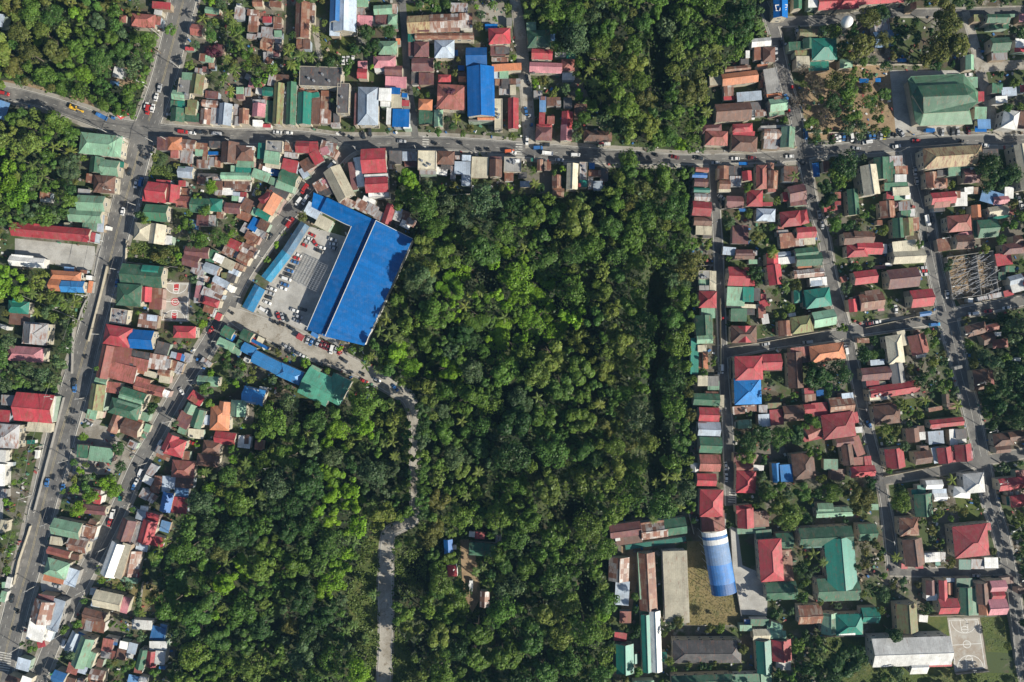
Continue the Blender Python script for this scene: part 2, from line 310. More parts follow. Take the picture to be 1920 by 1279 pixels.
for i,(k,(pts,mat,nm)) in enumerate(ROADS.items()):
    c=smooth(pts); RS[k]=c
    e=8 if k in 'ABC' else (5 if k in ('Hh','P_','E','F') else 3)
    if k!='N_' :
        mb=MB(); ribbon(mb,c,.064+.0005*i,lambda w,e=e:-w/2-e,lambda w,e=e:w/2+e); struct(mb.build("pavement",G_shld))
    mb=MB(); ribbon(mb,c,.078+.004*i,lambda w:-w/2,lambda w:w/2); struct(mb.build(nm,mat))
    nn=normals(c)
    for a in range(len(c)-1):
        q=[]
        for kk,sg in ((a,-1),(a+1,-1),(a+1,1),(a,1)):
            d=sg*(c[kk][2]/2+2); q.append((c[kk][0]+nn[kk][0]*d,c[kk][1]+nn[kk][1]*d))
        mark_poly(q)
def near_other(px,py,k,pad=1):
    for kk,c in RS.items():
        if kk==k: continue
        for x,y,wd in c[::2]:
            if (x-px)**2+(y-py)**2<(wd/2+pad+2)**2: return True
    return False
mb=MB()
for k in ('A','B','C','Hh','E','F','D','P_'):
    c=RS[k]; nn=normals(c)
    for sg in (-1,1):
        for i in range(len(c)-1):
            a=c[i]; b=c[i+1]; pa=(a[0]+nn[i][0]*sg*(a[2]/2+.6),a[1]+nn[i][1]*sg*(a[2]/2+.6)); pb=(b[0]+nn[i+1][0]*sg*(b[2]/2+.6),b[1]+nn[i+1][1]*sg*(b[2]/2+.6))
            if near_other((pa[0]+pb[0])/2,(pa[1]+pb[1])/2,k,3): continue
            A_,B_=P(*pa),P(*pb); L=math.dist(A_,B_)
            mb.box((A_[0]+B_[0])/2,(A_[1]+B_[1])/2,.03,L,.3,.2,math.atan2(B_[1]-A_[1],B_[0]-A_[0]))
struct(mb.build("kerb",M_kerb))
# painted lines
M_line=ground_mat("road_paint",[(.52,.51,.47),(.30,.29,.27)],[(.5,.5,.62)],.8,.1)
M_yline=ground_mat("yellow_road_paint",[(.50,.42,.24),(.30,.26,.2)],[(.5,.5,.62)],.8,.1)
mb=MB(); my=MB()
def dline(m,c,frac,w=.5,on=2,off=3,k=None):
    ribbon(m,c,.145+.001*rng.random(),lambda W:W*frac-w/2,lambda W:W*frac+w/2,lambda i:(i%(on+off))<on and not near_other(c[i][0],c[i][1],k,2))
for fr in (-.27,.27): dline(mb,RS['A'],fr,.55,1,2,'A')
for fr in (-.02,.03): dline(my,RS['A'],fr,.5,1,0,'A')
for fr in (-.45,.45): dline(mb,RS['A'],fr,.4,1,0,'A')
dline(mb,RS['B'],0,.5,1,2,'B'); dline(mb,RS['C'],0,.55,1,2,'C'); dline(mb,RS['Hh'],0,.6,1,0,'Hh')
for fr in (-.43,.43): dline(mb,RS['Hh'],fr,.45,1,0,'Hh'); dline(mb,RS['C'],fr,.4,1,0,'C')
def zebra(px,py,ang,n,l,gap=4.5,wd=2):
    a=R_(ang); ca,sa=math.cos(a),math.sin(a)
    for i in range(n):
        t=(i-(n-1)/2)*gap; x,y=P(px+ca*t,py+sa*t); mb.box(x,y,.13,wd*S,l*S,.02,-a,0)
zebra(798,266,92,5,12); zebra(973,280,93,5,13); zebra(1373,930,95,6,14); zebra(8,1240,100,8,26)
struct(mb.build("road_markings",M_line)); struct(my.build("yellow_road_markings",M_yline))
def court(name_poly,red):
    (x0,y0),(x1,y1),(x2,y2),(x3,y3)=name_poly
    def W(u,v):
        X=(x0*(1-u)+x1*u)*(1-v)+(x3*(1-u)+x2*u)*v; Y=(y0*(1-u)+y1*u)*(1-v)+(y3*(1-u)+y2*u)*v; return P(X,Y)
    L=MB(); RD=MB()
    def seg(a,b,w=.14,z=.075):
        d=(b[0]-a[0],b[1]-a[1]); l=math.hypot(*d) or 1; n=(-d[1]/l*w,d[0]/l*w)
        q=[(a[0]+n[0],a[1]+n[1],z),(a[0]-n[0],a[1]-n[1],z),(b[0]-n[0],b[1]-n[1],z),(b[0]+n[0],b[1]+n[1],z)]; L.face(q)
    def path(ps,z=.075):
        for i in range(len(ps)-1): seg(ps[i],ps[i+1],z=z+.0002*(i%3))
    m=.07
    path([W(m,.04),W(1-m,.04),W(1-m,.96),W(m,.96),W(m,.04)]); path([W(m,.5),W(1-m,.5)],.077)
    ar=62/98.
    def arc(cu,cv,ru,a0,a1,z):
        path([W(cu+ru*math.cos(a0+(a1-a0)*i/20),cv+ru*.62*math.sin(a0+(a1-a0)*i/20)) for i in range(21)],z)
    arc(.5,.5,.11,0,2*math.pi,.078)
    arc(.5,.06,.37,0,math.pi,.079); arc(.5,.94,.37,math.pi,2*math.pi,.0795)
    for v0,v1 in ((.04,.22),(.96,.78)):
        path([W(.4,v0),W(.4,v1),W(.6,v1),W(.6,v0)],.08); arc(.5,v1,.1,0,2*math.pi,.081)
        if red: 
            q=[W(.42,v0),W(.42,v1),W(.58,v1),W(.58,v0)]; RD.face([(*p,.072) for p in (q if v0>.5 else q[::-1])])
    if red:
        for i in range(16):
            a,b=2*math.pi*i/16,2*math.pi*(i+1)/16
            RD.face([(*W(.5+.15*math.cos(a),.5+.1*math.sin(a)),.0715),(*W(.5+.15*math.cos(b),.5+.1*math.sin(b)),.0715),(*W(.5+.06*math.cos(b),.5+.04*math.sin(b)),.0715),(*W(.5+.06*math.cos(a),.5+.04*math.sin(a)),.0715)][::-1])
        struct(RD.build("court_paint",M_red))
    struct(L.build("court_lines",M_white if red else M_trim))
    for v,f in ((.02,1),(.98,-1)):
        x,y=W(.5,v); 
        e=empty("basketball_hoop",(x,y,.06)); mb=MB(); mb.tube((0,0,0),(0,0,3),.09); mb.tube((0,0,3),(0,-1.1*f,3.1),.06); mb.build("post",M_steel,e)
        mb=MB(); mb.box(0,-1.15*f,2.8,1.8,.05,1.1); mb.build("backboard",M_white,e)
        mb=MB(); 
        for i in range(12): mb.tube((.23*math.cos(i*math.pi/6),-1.42*f+.23*math.sin(i*math.pi/6),3.05),(.23*math.cos((i+1)*math.pi/6),-1.42*f+.23*math.sin((i+1)*math.pi/6),3.05),.02,n=4)
        mb.build("rim",M_red,e)
        thing(e,("upper" if v<.5 else "lower")+" basketball hoop of the "+("red painted court" if red else "white lined court"),"basketball hoop",0,0,None)
court([(304,528),(359,530),(353,604),(299,602)],True); court([(1774,1159),(1837,1158),(1852,1254),(1788,1261)],False)
# ---------------------------------------------------------------- buildings
BDATA='''@0 0
D h 1310 140 1550 275 4 7
D h 1190 150 1260 225 5 6
D s 1545 165 1605 250 5 6
W s 1130 675 1245 780 14 3
Y s 1100 810 1190 855 8 2.5
L s -30 140 40 270 10 6
Y s -30 1010 75 1190 18 6
W s 1540 100 1620 150 10 5
R s 1520 20 1705 90 5 5
@320 0
D g 203 245 322 358 8 6
P g 345 75 490 140 8 5
D s 350 120 500 160 8 4
R s 145 470 235 505 3 4
U s 285 535 350 615 5 5
P s 345 555 430 625 5 5
M s 335 455 530 545 -5 4
U s 380 630 440 690 0 4
M s 315 665 360 720 0 4
A s 640 75 740 195 5 5
W s 655 35 715 75 0 5
U g 820 -10 920 65 0 5
U s 985 10 1110 75 5 5
X s 765 95 880 160 5 4.5
X s 780 155 870 255 5 5
U s 770 255 870 320 5 4
R s 920 165 1010 230 0 5
X s 875 125 930 180 0 4
U s 935 145 985 175 0 4.2
U s 1025 170 1110 230 5 4.5
X s 1025 230 1110 290 5 4
P s 1035 305 1110 370 0 5
A s 905 270 1020 340 5 4
A s 760 340 860 390 5 4
A s 860 335 1025 385 8 4.4
U g 905 380 1030 505 15 5
A s 1020 375 1110 430 5 4
K s 1040 430 1100 500 5 4
X s 960 500 1030 560 0 4
M s 1025 510 1085 570 5 4
U s 945 580 1015 640 30 4
A s 925 520 965 620 0 3.5
U g 1245 20 1385 385 2 6
X s 1380 30 1440 230 2 4
U s 1255 390 1390 490 2 5
B s 1320 395 1395 490 2 5.4
Q g 1590 -10 1720 220 2 9
L s 1590 205 1690 360 2 6
P s 110 725 240 800 4 7
N f 70 785 200 990 8 7
P g 15 905 145 1000 8 6
G s 0 1005 60 1075 4 5
T s 55 1010 150 1080 4 5
G g 0 1080 140 1220 4 6
V g 195 745 330 945 8 7
A s 240 680 310 760 8 5
V s 165 995 265 1085 6 7
V s 145 1075 250 1145 4 7
G s 145 1130 285 1220 4 5
M s 345 910 475 985 5 5
X g 310 1000 480 1075 5 5
X g 295 1085 400 1245 5 6
A s 400 1060 480 1240 5 5
L g 480 1035 610 1255 5 7
P s 655 870 730 940 0 5
M s 655 935 730 990 0 4.5
I s 780 790 865 875 8 6
R g 865 790 935 880 8 6
A s 740 875 800 960 0 4
W s 850 880 915 940 10 5
A s 745 740 800 795 20 4
A s 975 745 1045 860 10 6
B s 1045 745 1180 800 3 5
T g 920 870 1030 960 4 7
X s 920 960 990 1000 5 4
A s 630 1040 675 1150 5 4
K s 600 1150 640 1250 3 4
U g 680 1085 780 1240 3 5
A s 640 1160 690 1255 3 4.4
A s 820 995 955 1045 0 6
I g 815 1035 945 1170 4 7
W s 820 1200 920 1265 2 5
G s 950 1005 1030 1230 4 4.5
R s 920 1240 1000 1275 0 4
V g 1025 830 1125 1245 3 8
G g 1155 820 1255 1250 2 8
N f 1120 870 1170 1245 3 6.5
T g 1265 925 1405 1245 2 7
T s 1400 925 1485 975 -10 6
B s 1410 980 1490 1240 3 5
K f 1285 665 1700 860 2 10
K f 1660 830 1780 1130 2 10
U s 1270 880 1340 950 -20 5
U s 1340 905 1470 930 0 5
U s 1500 905 1580 1090 2 5
X s 1490 1090 1600 1240 2 5
K s 1625 1130 1690 1220 0 4
A s 1600 1225 1690 1270 0 4
@640 0
L g -80 0 150 320 1 8
P s 155 -10 270 70 0 5
P g 325 50 510 145 -3 6
X s 505 40 555 140 0 5
A s 155 80 235 150 0 4
I s 160 155 310 260 3 5
A s 310 165 345 240 0 4
M s 340 150 470 245 0 5
P h 465 140 560 245 3 6
P s 510 235 565 290 0 5
P h 370 410 560 545 0 6
O s 545 385 590 445 0 5
I h 320 560 545 680 0 6
W s 330 640 440 720 -10 5
I s 165 610 260 690 0 4
R g 160 685 260 785 3 7
M g 435 655 610 755 2 6
I s 440 765 650 880 2 6
L s 305 870 370 1010 2 7
L h 165 870 370 1250 1 9
W s 375 880 500 1010 2 10
W s 390 1015 490 1065 2 8
W s 450 1075 500 1245 2 7
C s 485 875 590 940 4 9
C s 605 930 660 975 4 8
R s 605 1000 680 1060 2 7
C s 510 1090 680 1270 2 8
E s 500 935 605 1085 2 7
W s 620 1240 690 1285 0 8
M s 130 930 160 1250 2 8
A s 1090 30 1265 120 2 6
J g 660 155 885 330 -3 8
M s 765 160 880 320 0 8.3
X g 885 140 1180 320 -2 8
X s 1180 130 1310 280 0 7
U g 735 330 1325 395 0 7
T s 665 340 735 420 0 6
M h 725 415 875 570 0 7
M s 670 425 720 560 0 5
M g 705 580 925 715 0 7
M s 775 725 925 850 0 6
K s 700 700 780 850 0 4
L h 930 400 1130 580 0 7
C s 1165 655 1230 705 0 4
C s 1125 500 1165 560 0 3
R h 965 745 1095 820 0 5
B s 1160 720 1250 790 0 5
O h 1170 760 1250 820 0 5
D h 955 845 1245 1095 3 8
D g 960 925 1080 1010 0 8.5
O h 770 990 910 1100 3 6
G s 775 1100 920 1240 0 5
P g 925 1100 1015 1270 0 6
C g 1245 475 1455 670 -1 9
C g 1258 665 1530 1165 -1 10
O s 1360 1175 1530 1200 0 8
N s 1270 1195 1520 1215 0 7
E f 1530 985 1610 1290 0 8
R g 1665 980 1770 1290 0 7
R h 1470 280 1690 440 -2 8
M s 1490 455 1640 560 0 5
K s 1540 470 1680 540 0 5.5
X s 1500 570 1600 610 0 5
U s 1590 570 1670 630 0 4.5
O s 1505 635 1800 710 -3 7
L s 1515 700 1580 785 0 5
P s 1580 705 1670 785 0 6
U s 1535 790 1600 855 0 4
K s 1600 790 1680 890 0 5
A s 1575 860 1690 950 0 4
C s 1435 240 1560 290 0 4
N s 1650 180 1705 260 0 4
@960 0
P s 145 220 240 310 -3 6
G h 150 300 385 475 -3 7
Y s 385 340 430 410 0 3
R g 195 490 405 595 2 7
A s 430 525 540 570 2 5
T s 540 525 630 590 2 5
D h 495 590 625 710 0 6
I g 175 625 500 730 2 6
W s 500 725 625 800 0 5
A s 215 905 305 970 0 5
Y s 275 965 340 1120 0 6
M s 285 965 335 1000 0 6.3
B s 345 970 485 1060 0 5
A s 440 1005 490 1070 0 5.3
K s 515 975 600 1085 0 5
B s 620 1040 750 1180 3 5
R g 495 1115 605 1290 2 7
R s 270 1125 330 1240 2 6
D s 350 1160 425 1240 2 6
R h 245 1240 400 1300 0 6
A s -20 640 70 700 0 5
B s -30 785 40 845 0 5
A s 40 785 85 840 0 5
E s -20 850 40 950 0 6
@1280 0
C g 905 -60 1050 180 0 8
G g 1110 -60 1190 90 0 7
W s 1255 -40 1350 75 0 7
R g 1350 -40 1530 100 -3 7
R h 1540 -40 1760 90 -3 8
W g 685 380 880 465 -5 6
U s 715 470 790 600 0 5
B h 800 470 925 620 0 6
O s 745 640 850 675 -5 5
A s 785 605 850 640 -10 5
W s 630 505 670 580 0 4
K s 580 590 660 640 0 4
U g 420 660 680 720 -5 5
O g 390 720 750 840 -7 7
E s 270 755 405 850 -3 5
X s 410 830 510 960 -5 5
R s 410 960 530 1000 -3 4
L s 540 915 790 1010 -5 6
B g 325 1030 680 1210 -4 7
N s 820 685 960 930 -10 8
O s 840 935 990 965 -7 6
O s 775 800 805 875 0 5
G s 1060 415 1240 500 -3 7
V s 1120 505 1265 560 0 7
E s 1135 560 1270 680 0 8
V g 1165 290 1360 380 0 6
G g 1200 385 1310 495 0 8
T h 1290 380 1540 600 -2 9
T s 1255 615 1460 710 -3 6
P h 1570 590 1700 680 -3 6
P g 865 980 1040 1110 -8 8
X s 915 965 1010 1040 -8 8.3
P s 865 1110 1015 1155 -8 5
K s 665 1020 780 1100 -5 5
X s 725 1090 835 1160 -5 4
R h 500 1235 700 1330 -3 6
N s 780 1250 1095 1280 -3 6
M h 195 1245 390 1330 -3 6
@1600 0
R g -60 -40 500 40 -3 8
O s 570 20 630 90 -3 8
Y g 205 310 395 470 -7 6
A s 205 170 360 310 -7 6
V s 1205 145 1295 215 0 6
G g 1330 140 1560 230 0 8
G s 1355 210 1550 290 0 5
P s 1560 140 1615 170 0 5
I s 1655 140 1800 220 0 6
G g 1370 375 1560 510 -3 7
P s 1390 415 1540 530 -3 6
A s 1380 520 1540 600 -3 5
W s 1620 385 1780 475 0 6
R s 1610 480 1800 520 0 5
P g 1120 550 1205 700 0 6
C s 440 585 530 620 -3 4
P s 1110 770 1240 880 0 6
G s 1385 830 1490 930 0 6
L s 1480 870 1630 960 -2 6
W s 1420 960 1540 1030 -3 7
R s 1225 915 1305 1015 0 6
P s 1210 1070 1330 1190 0 6
Y s 1240 1190 1370 1290 0 5
W h 1490 1100 1650 1290 10 8
B s 1630 1095 1780 1290 5 6
R s 1665 850 1740 920 0 5
C s 60 785 155 830 0 3
C s 220 780 275 820 0 3
@0 240
P h 795 60 1215 275 6 8
P g 1110 130 1240 180 -30 6
G g 895 290 1040 450 6 7
P g 1010 320 1190 480 6 6.5
T s 1160 335 1240 395 6 5
U s 860 460 950 550 10 5
B h 935 475 1150 650 4 7
A s 780 610 900 660 5 4
P g 770 675 1050 830 3 7
P g 690 810 1020 945 4 6
P s 825 935 970 1025 5 5
U s 400 640 500 710 5 4
W s 400 700 510 740 5 4
M s 1570 95 1700 225 3 7
R g 1465 545 1670 740 7 8
R s 1430 610 1580 740 7 7
R s 1560 520 1705 560 4 6
G g 1450 765 1680 935 3 7
E h 1340 950 1500 1125 6 8
E g 1490 960 1650 1160 8 8
W s 1630 1075 1720 1165 5 6
R g 115 975 905 1110 5 7
R s 330 958 420 1095 5 7.6
R s 905 1045 950 1145 8 6
W s 110 1270 330 1320 5 5
L s 975 870 1040 1040 5 4
W s 1050 980 1100 1020 10 3
E s 640 945 690 990 0 4
@320 240
O h -30 90 110 220 2 7
D s 0 220 80 300 2 6
X g 95 115 250 225 6 6
A s 100 220 220 350 3 4
U s 250 150 370 220 4 5
P s 245 215 325 280 4 5
U s 320 200 370 320 4 5
K s 385 130 500 200 0 6
C s 375 235 475 270 0 5
X s 260 320 375 400 4 4
A s 375 290 460 380 4 4
U s 440 290 500 390 4 4.4
B g 505 140 680 355 4 7
B h 655 175 830 330 3 8
W s 755 180 835 220 3 8.5
P s 655 330 830 395 2 7
T s 650 390 805 445 2 6
P s 600 375 655 440 2 5
T s 870 150 945 310 4 6
N f 950 125 1115 240 3 9
U s 985 175 1060 230 3 8
P s 935 235 1090 360 8 9
E s 945 335 1100 400 10 8
U s 1140 140 1220 235 5 6
R g 1250 130 1390 250 2 8
R s 1385 135 1475 240 -5 8
X s 1490 135 1650 280 15 7
I s 1500 190 1580 270 -20 7.5
A s 1570 150 1625 260 0 7.3
U s 1590 200 1660 300 30 6
B s 1300 300 1440 420 -30 6
R s 1405 225 1510 360 -30 8
R s 1110 315 1270 440 12 8
A s 1135 245 1270 300 5 5
L s 1295 395 1370 500 -30 6
X s 880 365 960 430 15 4
W s 915 390 1035 450 10 5
C s 1000 415 1085 480 10 5
P s 810 425 990 520 20 7
G g 1085 430 1270 560 22 8
P s 985 495 1060 570 20 6
P s 1050 535 1230 625 18 7
K s 980 595 1180 680 27 5
L g 75 385 225 500 5 6
G s 85 385 145 430 3 6.5
K s 270 455 470 485 2 5
U s 265 485 350 560 2 5
A s 420 485 510 530 2 4
P g 500 445 805 515 1 6
E s 510 515 800 530 1 6
B s 445 530 520 620 2 5
B s 535 530 620 600 1 5
X s 620 525 790 630 1 5
A s 440 620 510 670 2 4
W s 515 600 620 670 2 4
L s 620 640 695 695 5 4
R s 695 640 760 695 5 4.2
P s 610 680 680 730 5 4.1
W s 680 690 750 745 5 4.3
R s 80 525 150 585 0 5
R g -60 570 90 750 5 7
D g 60 680 200 795 5 6
U s 90 600 190 690 5 4
G g 200 700 400 850 5 7
T h 380 705 515 835 5 7
M g 540 750 700 855 5 6
B s 710 710 830 840 30 5
U s 665 840 800 920 20 4
R h 890 650 1050 770 -35 9
O g 900 640 1080 850 30 8
E s 925 730 990 810 30 9
E s 1020 680 1100 860 30 6
T g 850 825 1000 905 28 7
P s 810 800 870 880 28 6
C s 790 900 880 1030 30 5
B s 870 925 980 1020 28 6
W s 820 1005 900 1070 28 5
A s 880 1030 960 1100 28 5
A s 710 950 780 1050 30 4
U s 740 1050 890 1140 28 5
X s 690 1170 860 1280 25 5
U s 750 1120 840 1180 25 4
M s 260 870 380 980 3 5
A s 380 870 450 980 3 4
X s 460 810 530 905 5 4
Y s 180 920 285 1010 10 3
R g 575 1120 700 1215 25 5
M g 145 1185 385 1300 4 6
G s 385 1220 470 1300 20 5
X s 520 1180 640 1280 27 5
A s 600 1210 700 1290 27 4
E g 1590 385 1775 720 -27 7
X s 1430 520 1560 630 -30 5
I s 1520 500 1630 600 -30 5
K s 1480 600 1620 680 -20 5
L s 1345 760 1500 890 28 6
E s 1450 890 1610 1010 28 6
@640 240
M s 85 340 150 620 -8 6
W s 140 290 215 590 -9 6
R g 200 205 450 450 -3 10
W s 228 460 465 490 -3 9
R g 240 490 470 645 -3 10
E s 210 320 285 400 -3 10.3
I s 385 595 460 645 -3 9
W f 270 635 475 690 -3 8
K s 480 230 605 360 0 5
L s 610 235 665 330 0 5
A s 665 240 755 330 0 5
M s 630 335 755 385 0 4
A s 470 330 520 410 0 3
E f 765 225 945 415 1 11
A s 780 415 945 465 1 9
B h 955 230 1130 365 2 6
K s 995 365 1110 415 2 5
W s 950 395 1060 470 10 4
L s 1205 270 1295 330 2 5
L s 1130 335 1290 465 2 6
A s 1090 380 1140 510 2 5
L s 1200 460 1290 580 2 5
A s 1135 275 1205 315 2 4
E s 1300 290 1470 500 3 5
B g 1480 315 1605 490 1 7
M s 1480 285 1600 315 1 6
N f 1625 290 1800 440 2 7
U s 1630 445 1720 530 0 5
X s -20 700 130 790 25 5
X s 130 720 270 830 28 5
A s 250 760 360 870 28 5
A s 330 830 420 920 28 4
W s 210 695 340 760 25 4
R g 425 755 520 965 18 5
L s 540 800 610 860 20 4
W s 520 850 600 930 20 4
U s 600 830 680 920 20 4
W s 590 930 690 1000 25 4
X s 650 900 740 980 25 4
@960 240
M h 235 -10 400 125 3 7
I g 485 -30 600 130 2 7
B h 720 25 1000 135 2 7
R s 865 135 915 165 0 4
W s 920 140 985 175 0 4
U g 250 315 310 430 2 5
U s 320 335 390 420 1 5
U g 400 470 495 605 0 6
U g 405 600 520 690 5 5
E g 545 355 660 615 2 9
A f 675 340 750 515 1 8
T s 670 520 755 590 1 8
R s 665 550 690 590 0 8.3
C s 770 350 825 410 0 5
U s 765 420 890 485 2 5
A s 760 485 810 610 0 4
L s 810 530 905 625 0 5
K s 880 400 960 530 0 4
L s 80 530 180 590 0 4
T s 185 300 215 335 0 3
W s 10 315 75 345 0 8
K s 60 440 150 500 0 5
@1280 240
D h 225 30 450 175 2 7
D s 280 60 440 160 2 7.3
R h 495 -20 625 40 2 7
R s 500 30 720 90 2 6
B h 490 80 745 235 3 7
X g 810 10 980 110 3 7
P g 980 -10 1120 200 3 8
A s 810 100 980 210 3 6
C s 560 340 650 370 0 3
D g 130 395 262 440 4 6
C g 95 448 245 498 2 6
M g 115 505 255 585 3 6
T g 110 598 272 645 2 6
A g 115 655 275 730 2 6
R g 95 735 285 880 4 7
B g 110 890 290 975 2 6
E s 130 980 290 1070 3 6
K s 200 1030 290 1100 0 5
U g 345 380 460 515 1 6
U g 365 520 475 610 1 6
E s 360 610 480 640 -2 5
K s 460 380 585 475 2 5
A s 470 480 585 585 2 6
R g 595 430 690 530 -5 7
D h 735 370 840 610 0 7
U g 825 350 910 470 3 6
U g 850 425 950 610 3 7
D s 850 590 930 640 -5 6
B s 1010 380 1150 540 2 7
M g 1055 570 1225 730 -12 7
M s 1075 720 1240 775 -5 6
R s 1000 640 1070 730 -8 5
M g 435 680 605 800 2 6
R h 640 620 800 785 1 8
R s 800 740 900 780 0 6
L h 735 805 925 935 2 7
R h 975 830 1180 985 -6 8
R h 1165 820 1255 960 -12 7
R g 1135 990 1330 1100 -4 7
E s 1205 1085 1325 1165 -5 6
A s 940 1020 1060 1080 -5 5
U s 970 1050 1120 1200 -6 6
X s 1100 1100 1210 1185 -6 6
D s 950 970 1010 1010 0 5
M s 495 970 655 1160 2 6
L s 400 1190 530 1270 5 5
M g 525 1215 700 1300 0 6
A s 700 1225 750 1275 0 4
G g 1120 1195 1350 1300 -6 8
L g 950 1235 1080 1300 -5 5
C s 1300 350 1365 490 -5 5
U s 1405 330 1465 440 -5 5
D s 1520 640 1580 705 0 5
R s 1410 780 1545 830 -10 5
R s 1520 730 1580 770 0 5
B g 1605 1040 1800 1165 -3 7
R h 1640 1165 1850 1290 -3 7
G g 1650 610 1760 870 -5 7
@1600 240
C s 1215 -20 1330 40 0 4
C s 725 10 800 45 0 3
E g 85 370 250 670 -8 12
G g 205 295 345 515 -2 8
G s 310 285 400 410 -3 6
A s 360 280 490 380 -3 6
G s 340 410 420 540 0 5
U s 415 380 545 465 -3 5
W s 415 465 530 545 0 6
G s 310 545 540 625 -2 6
E s 395 590 560 675 -3 7
R s 330 640 405 710 0 5
P s 410 665 570 720 -3 5
W s 520 650 570 710 0 7
U g 265 730 415 900 -4 6
M h 400 735 460 800 -4 5
A s 455 735 565 825 -4 6
G s 475 825 575 890 -4 5
W s 565 810 615 885 -4 5
G g 390 900 510 1100 -4 6
V g 480 900 600 1080 -4 6
U s 540 895 655 1030 -4 5
U s 235 920 290 970 0 4
B g 0 1030 205 1150 2 7
R g 30 1140 290 1260 2 7
W s 285 1160 335 1255 -4 5
E s 395 1125 640 1300 -6 8
J h 700 185 1290 390 -4 10
P s 950 385 1070 480 -2 7
P s 1070 380 1170 420 -2 6
U g 725 440 835 600 -4 7
U h 770 500 940 605 -2 7
K s 840 420 935 480 0 5
M g 1095 400 1260 550 -4 7
W s 1170 390 1215 450 0 7.5
K s 1290 210 1450 320 -2 6
R g 775 640 1020 760 -5 8
D g 800 690 960 795 -5 7
K s 805 790 915 835 -3 5
W s 1015 640 1140 780 0 5
U s 1010 630 1070 700 0 5.3
W s 1110 590 1200 660 -5 5
U s 1200 590 1260 660 0 5
Y s 1270 630 1500 760 15 6
I g 1395 680 1550 765 -4 6
W s 1510 590 1600 705 0 6
E g 1345 780 1545 880 -8 7
T s 1340 870 1560 910 -10 6
D s 1540 780 1625 870 -5 7
O g 1180 770 1275 895 -4 6
U s 1200 895 1300 920 -4 5
D h 940 870 1180 1035 -5 8
G g 1200 920 1265 1100 -3 6
G g 1240 915 1440 1095 -4 8
B g 1020 1070 1195 1210 -3 7
I s 1050 1040 1190 1100 -10 5
U s 840 1100 960 1230 -10 5
M h 1490 1150 1720 1260 -5 7
B h 1600 1070 1720 1160 -5 7
E g 1640 160 1760 620 -10 10
N s 670 240 720 420 -5 5
@0 480
W g 95 10 450 110 5 5
O h 505 150 810 240 4 6
O g 490 235 605 350 4 6
c g 610 250 845 365 2 6
Y s 640 110 740 150 5 3
U s 800 140 870 175 5 3
W s 860 195 920 240 5 4
T h 80 450 290 575 5 6
T g 130 425 225 480 0 6
B s 95 570 300 690 5 5
W s -10 690 90 730 20 4
A h 225 665 475 885 5 8
A g 245 680 410 875 5 9
I h 80 905 435 1055 4 7
G g 1210 90 1630 305 5 7
T g 1420 95 1590 200 5 7.5
G h 1165 280 1410 500 4 9
R g 1410 310 1515 460 3 7
U s 1510 320 1625 430 3 6
D s 1490 420 1620 535 5 6
A f 1100 530 1270 680 8 6
X s 1385 580 1580 720 8 5
L s 1470 590 1570 650 5 5.4
R h 1040 700 1310 900 10 9
C g 1305 740 1535 930 4 8
D g 990 890 1110 1225 12 8
D s 1100 910 1310 1080 6 7
D s 1085 1080 1360 1250 14 7.4
D s 1290 1020 1480 1140 12 6.5
K s 1310 955 1510 1040 10 6
X s 1490 985 1680 1140 10 6
A s 1650 1030 1705 1120 10 6.3
K s 1240 1070 1325 1180 10 6.8
O s 1330 1110 1450 1170 15 6
E s 1440 1150 1560 1210 15 5
D s 1350 1220 1500 1300 15 6
U g 1580 1130 1705 1200 10 6
K s 1555 860 1690 990 15 5
W s 1560 960 1650 1000 10 4
P g 950 1220 1070 1290 10 7
E s 1590 1190 1700 1270 10 4
O s 880 250 925 370 8 3
@320 480
M g 125 -20 290 110 15 6
A s 210 60 350 190 20 6
L g 330 80 480 180 20 6
U s 420 110 490 190 20 6
W s 430 -10 550 70 25 6
E s 500 30 640 130 25 6
U g 665 -20 790 80 28 6
U s 640 80 730 140 25 5
L s 580 130 680 190 25 5
V s 505 165 580 220 0 5
K s 560 180 650 260 20 5
G s 350 10 440 60 15 4
X s 265 190 385 250 20 5
L g 420 225 590 300 28 6
X g 390 285 540 370 28 6
W s 570 290 630 360 28 5
A s 260 250 330 300 10 5
I s 245 290 305 420 10 5
A s 305 340 500 430 26 6
B s 440 370 520 420 26 6.3
M s 280 380 350 470 10 5
R h 320 420 485 500 18 7
U s 325 500 430 570 20 5
W s 405 530 450 610 20 5
R s 450 570 505 645 25 4
A s 230 410 290 470 0 4
R h 25 700 250 820 2 7
L s 0 960 65 1020 15 4
R s 60 970 105 1040 15 4.2
Q s 95 980 140 1050 15 4.1
A s 130 970 200 1060 15 4
U s -20 1040 60 1140 20 4
A s 50 1060 120 1180 20 4
G g 510 710 630 820 28 6
C s 565 770 640 850 28 4
P g 465 840 640 925 24 6
G g 700 745 815 850 27 7
R s 810 820 875 885 25 3
E s 860 810 930 880 27 4
G s 655 845 740 920 28 6
P s 590 910 700 980 25 5
c g 710 885 850 985 27 7
C s 800 870 990 900 27 5
c g 807 1005 1123 1135 27 8
c h 1070 1110 1320 1250 24 8
W s 730 1010 790 1060 30 4
A s 300 1035 410 1090 35 3
P g 270 1200 480 1300 5 6
@0 0 1
S g 566 698 626 752 27 8
P s 580 687 600 703 27 8
S h 612 704 650 756 27 8
@320 480
R s 1260 780 1330 840 30 3
Q s 1400 770 1480 810 28 4
N s 1470 800 1690 850 27 4
@1280 480
N f 160 145 290 230 0 6
P s 160 230 270 300 0 4
N s 165 295 265 350 0 6
E s 270 150 335 350 0 6
R h 160 350 340 520 1 7
P s 185 520 325 620 2 6
G g 130 590 300 795 -3 7
P g 140 790 300 875 -2 7
T s 80 820 160 1180 1 4
E s 150 890 240 960 0 5
O s 205 960 255 1130 -3 5
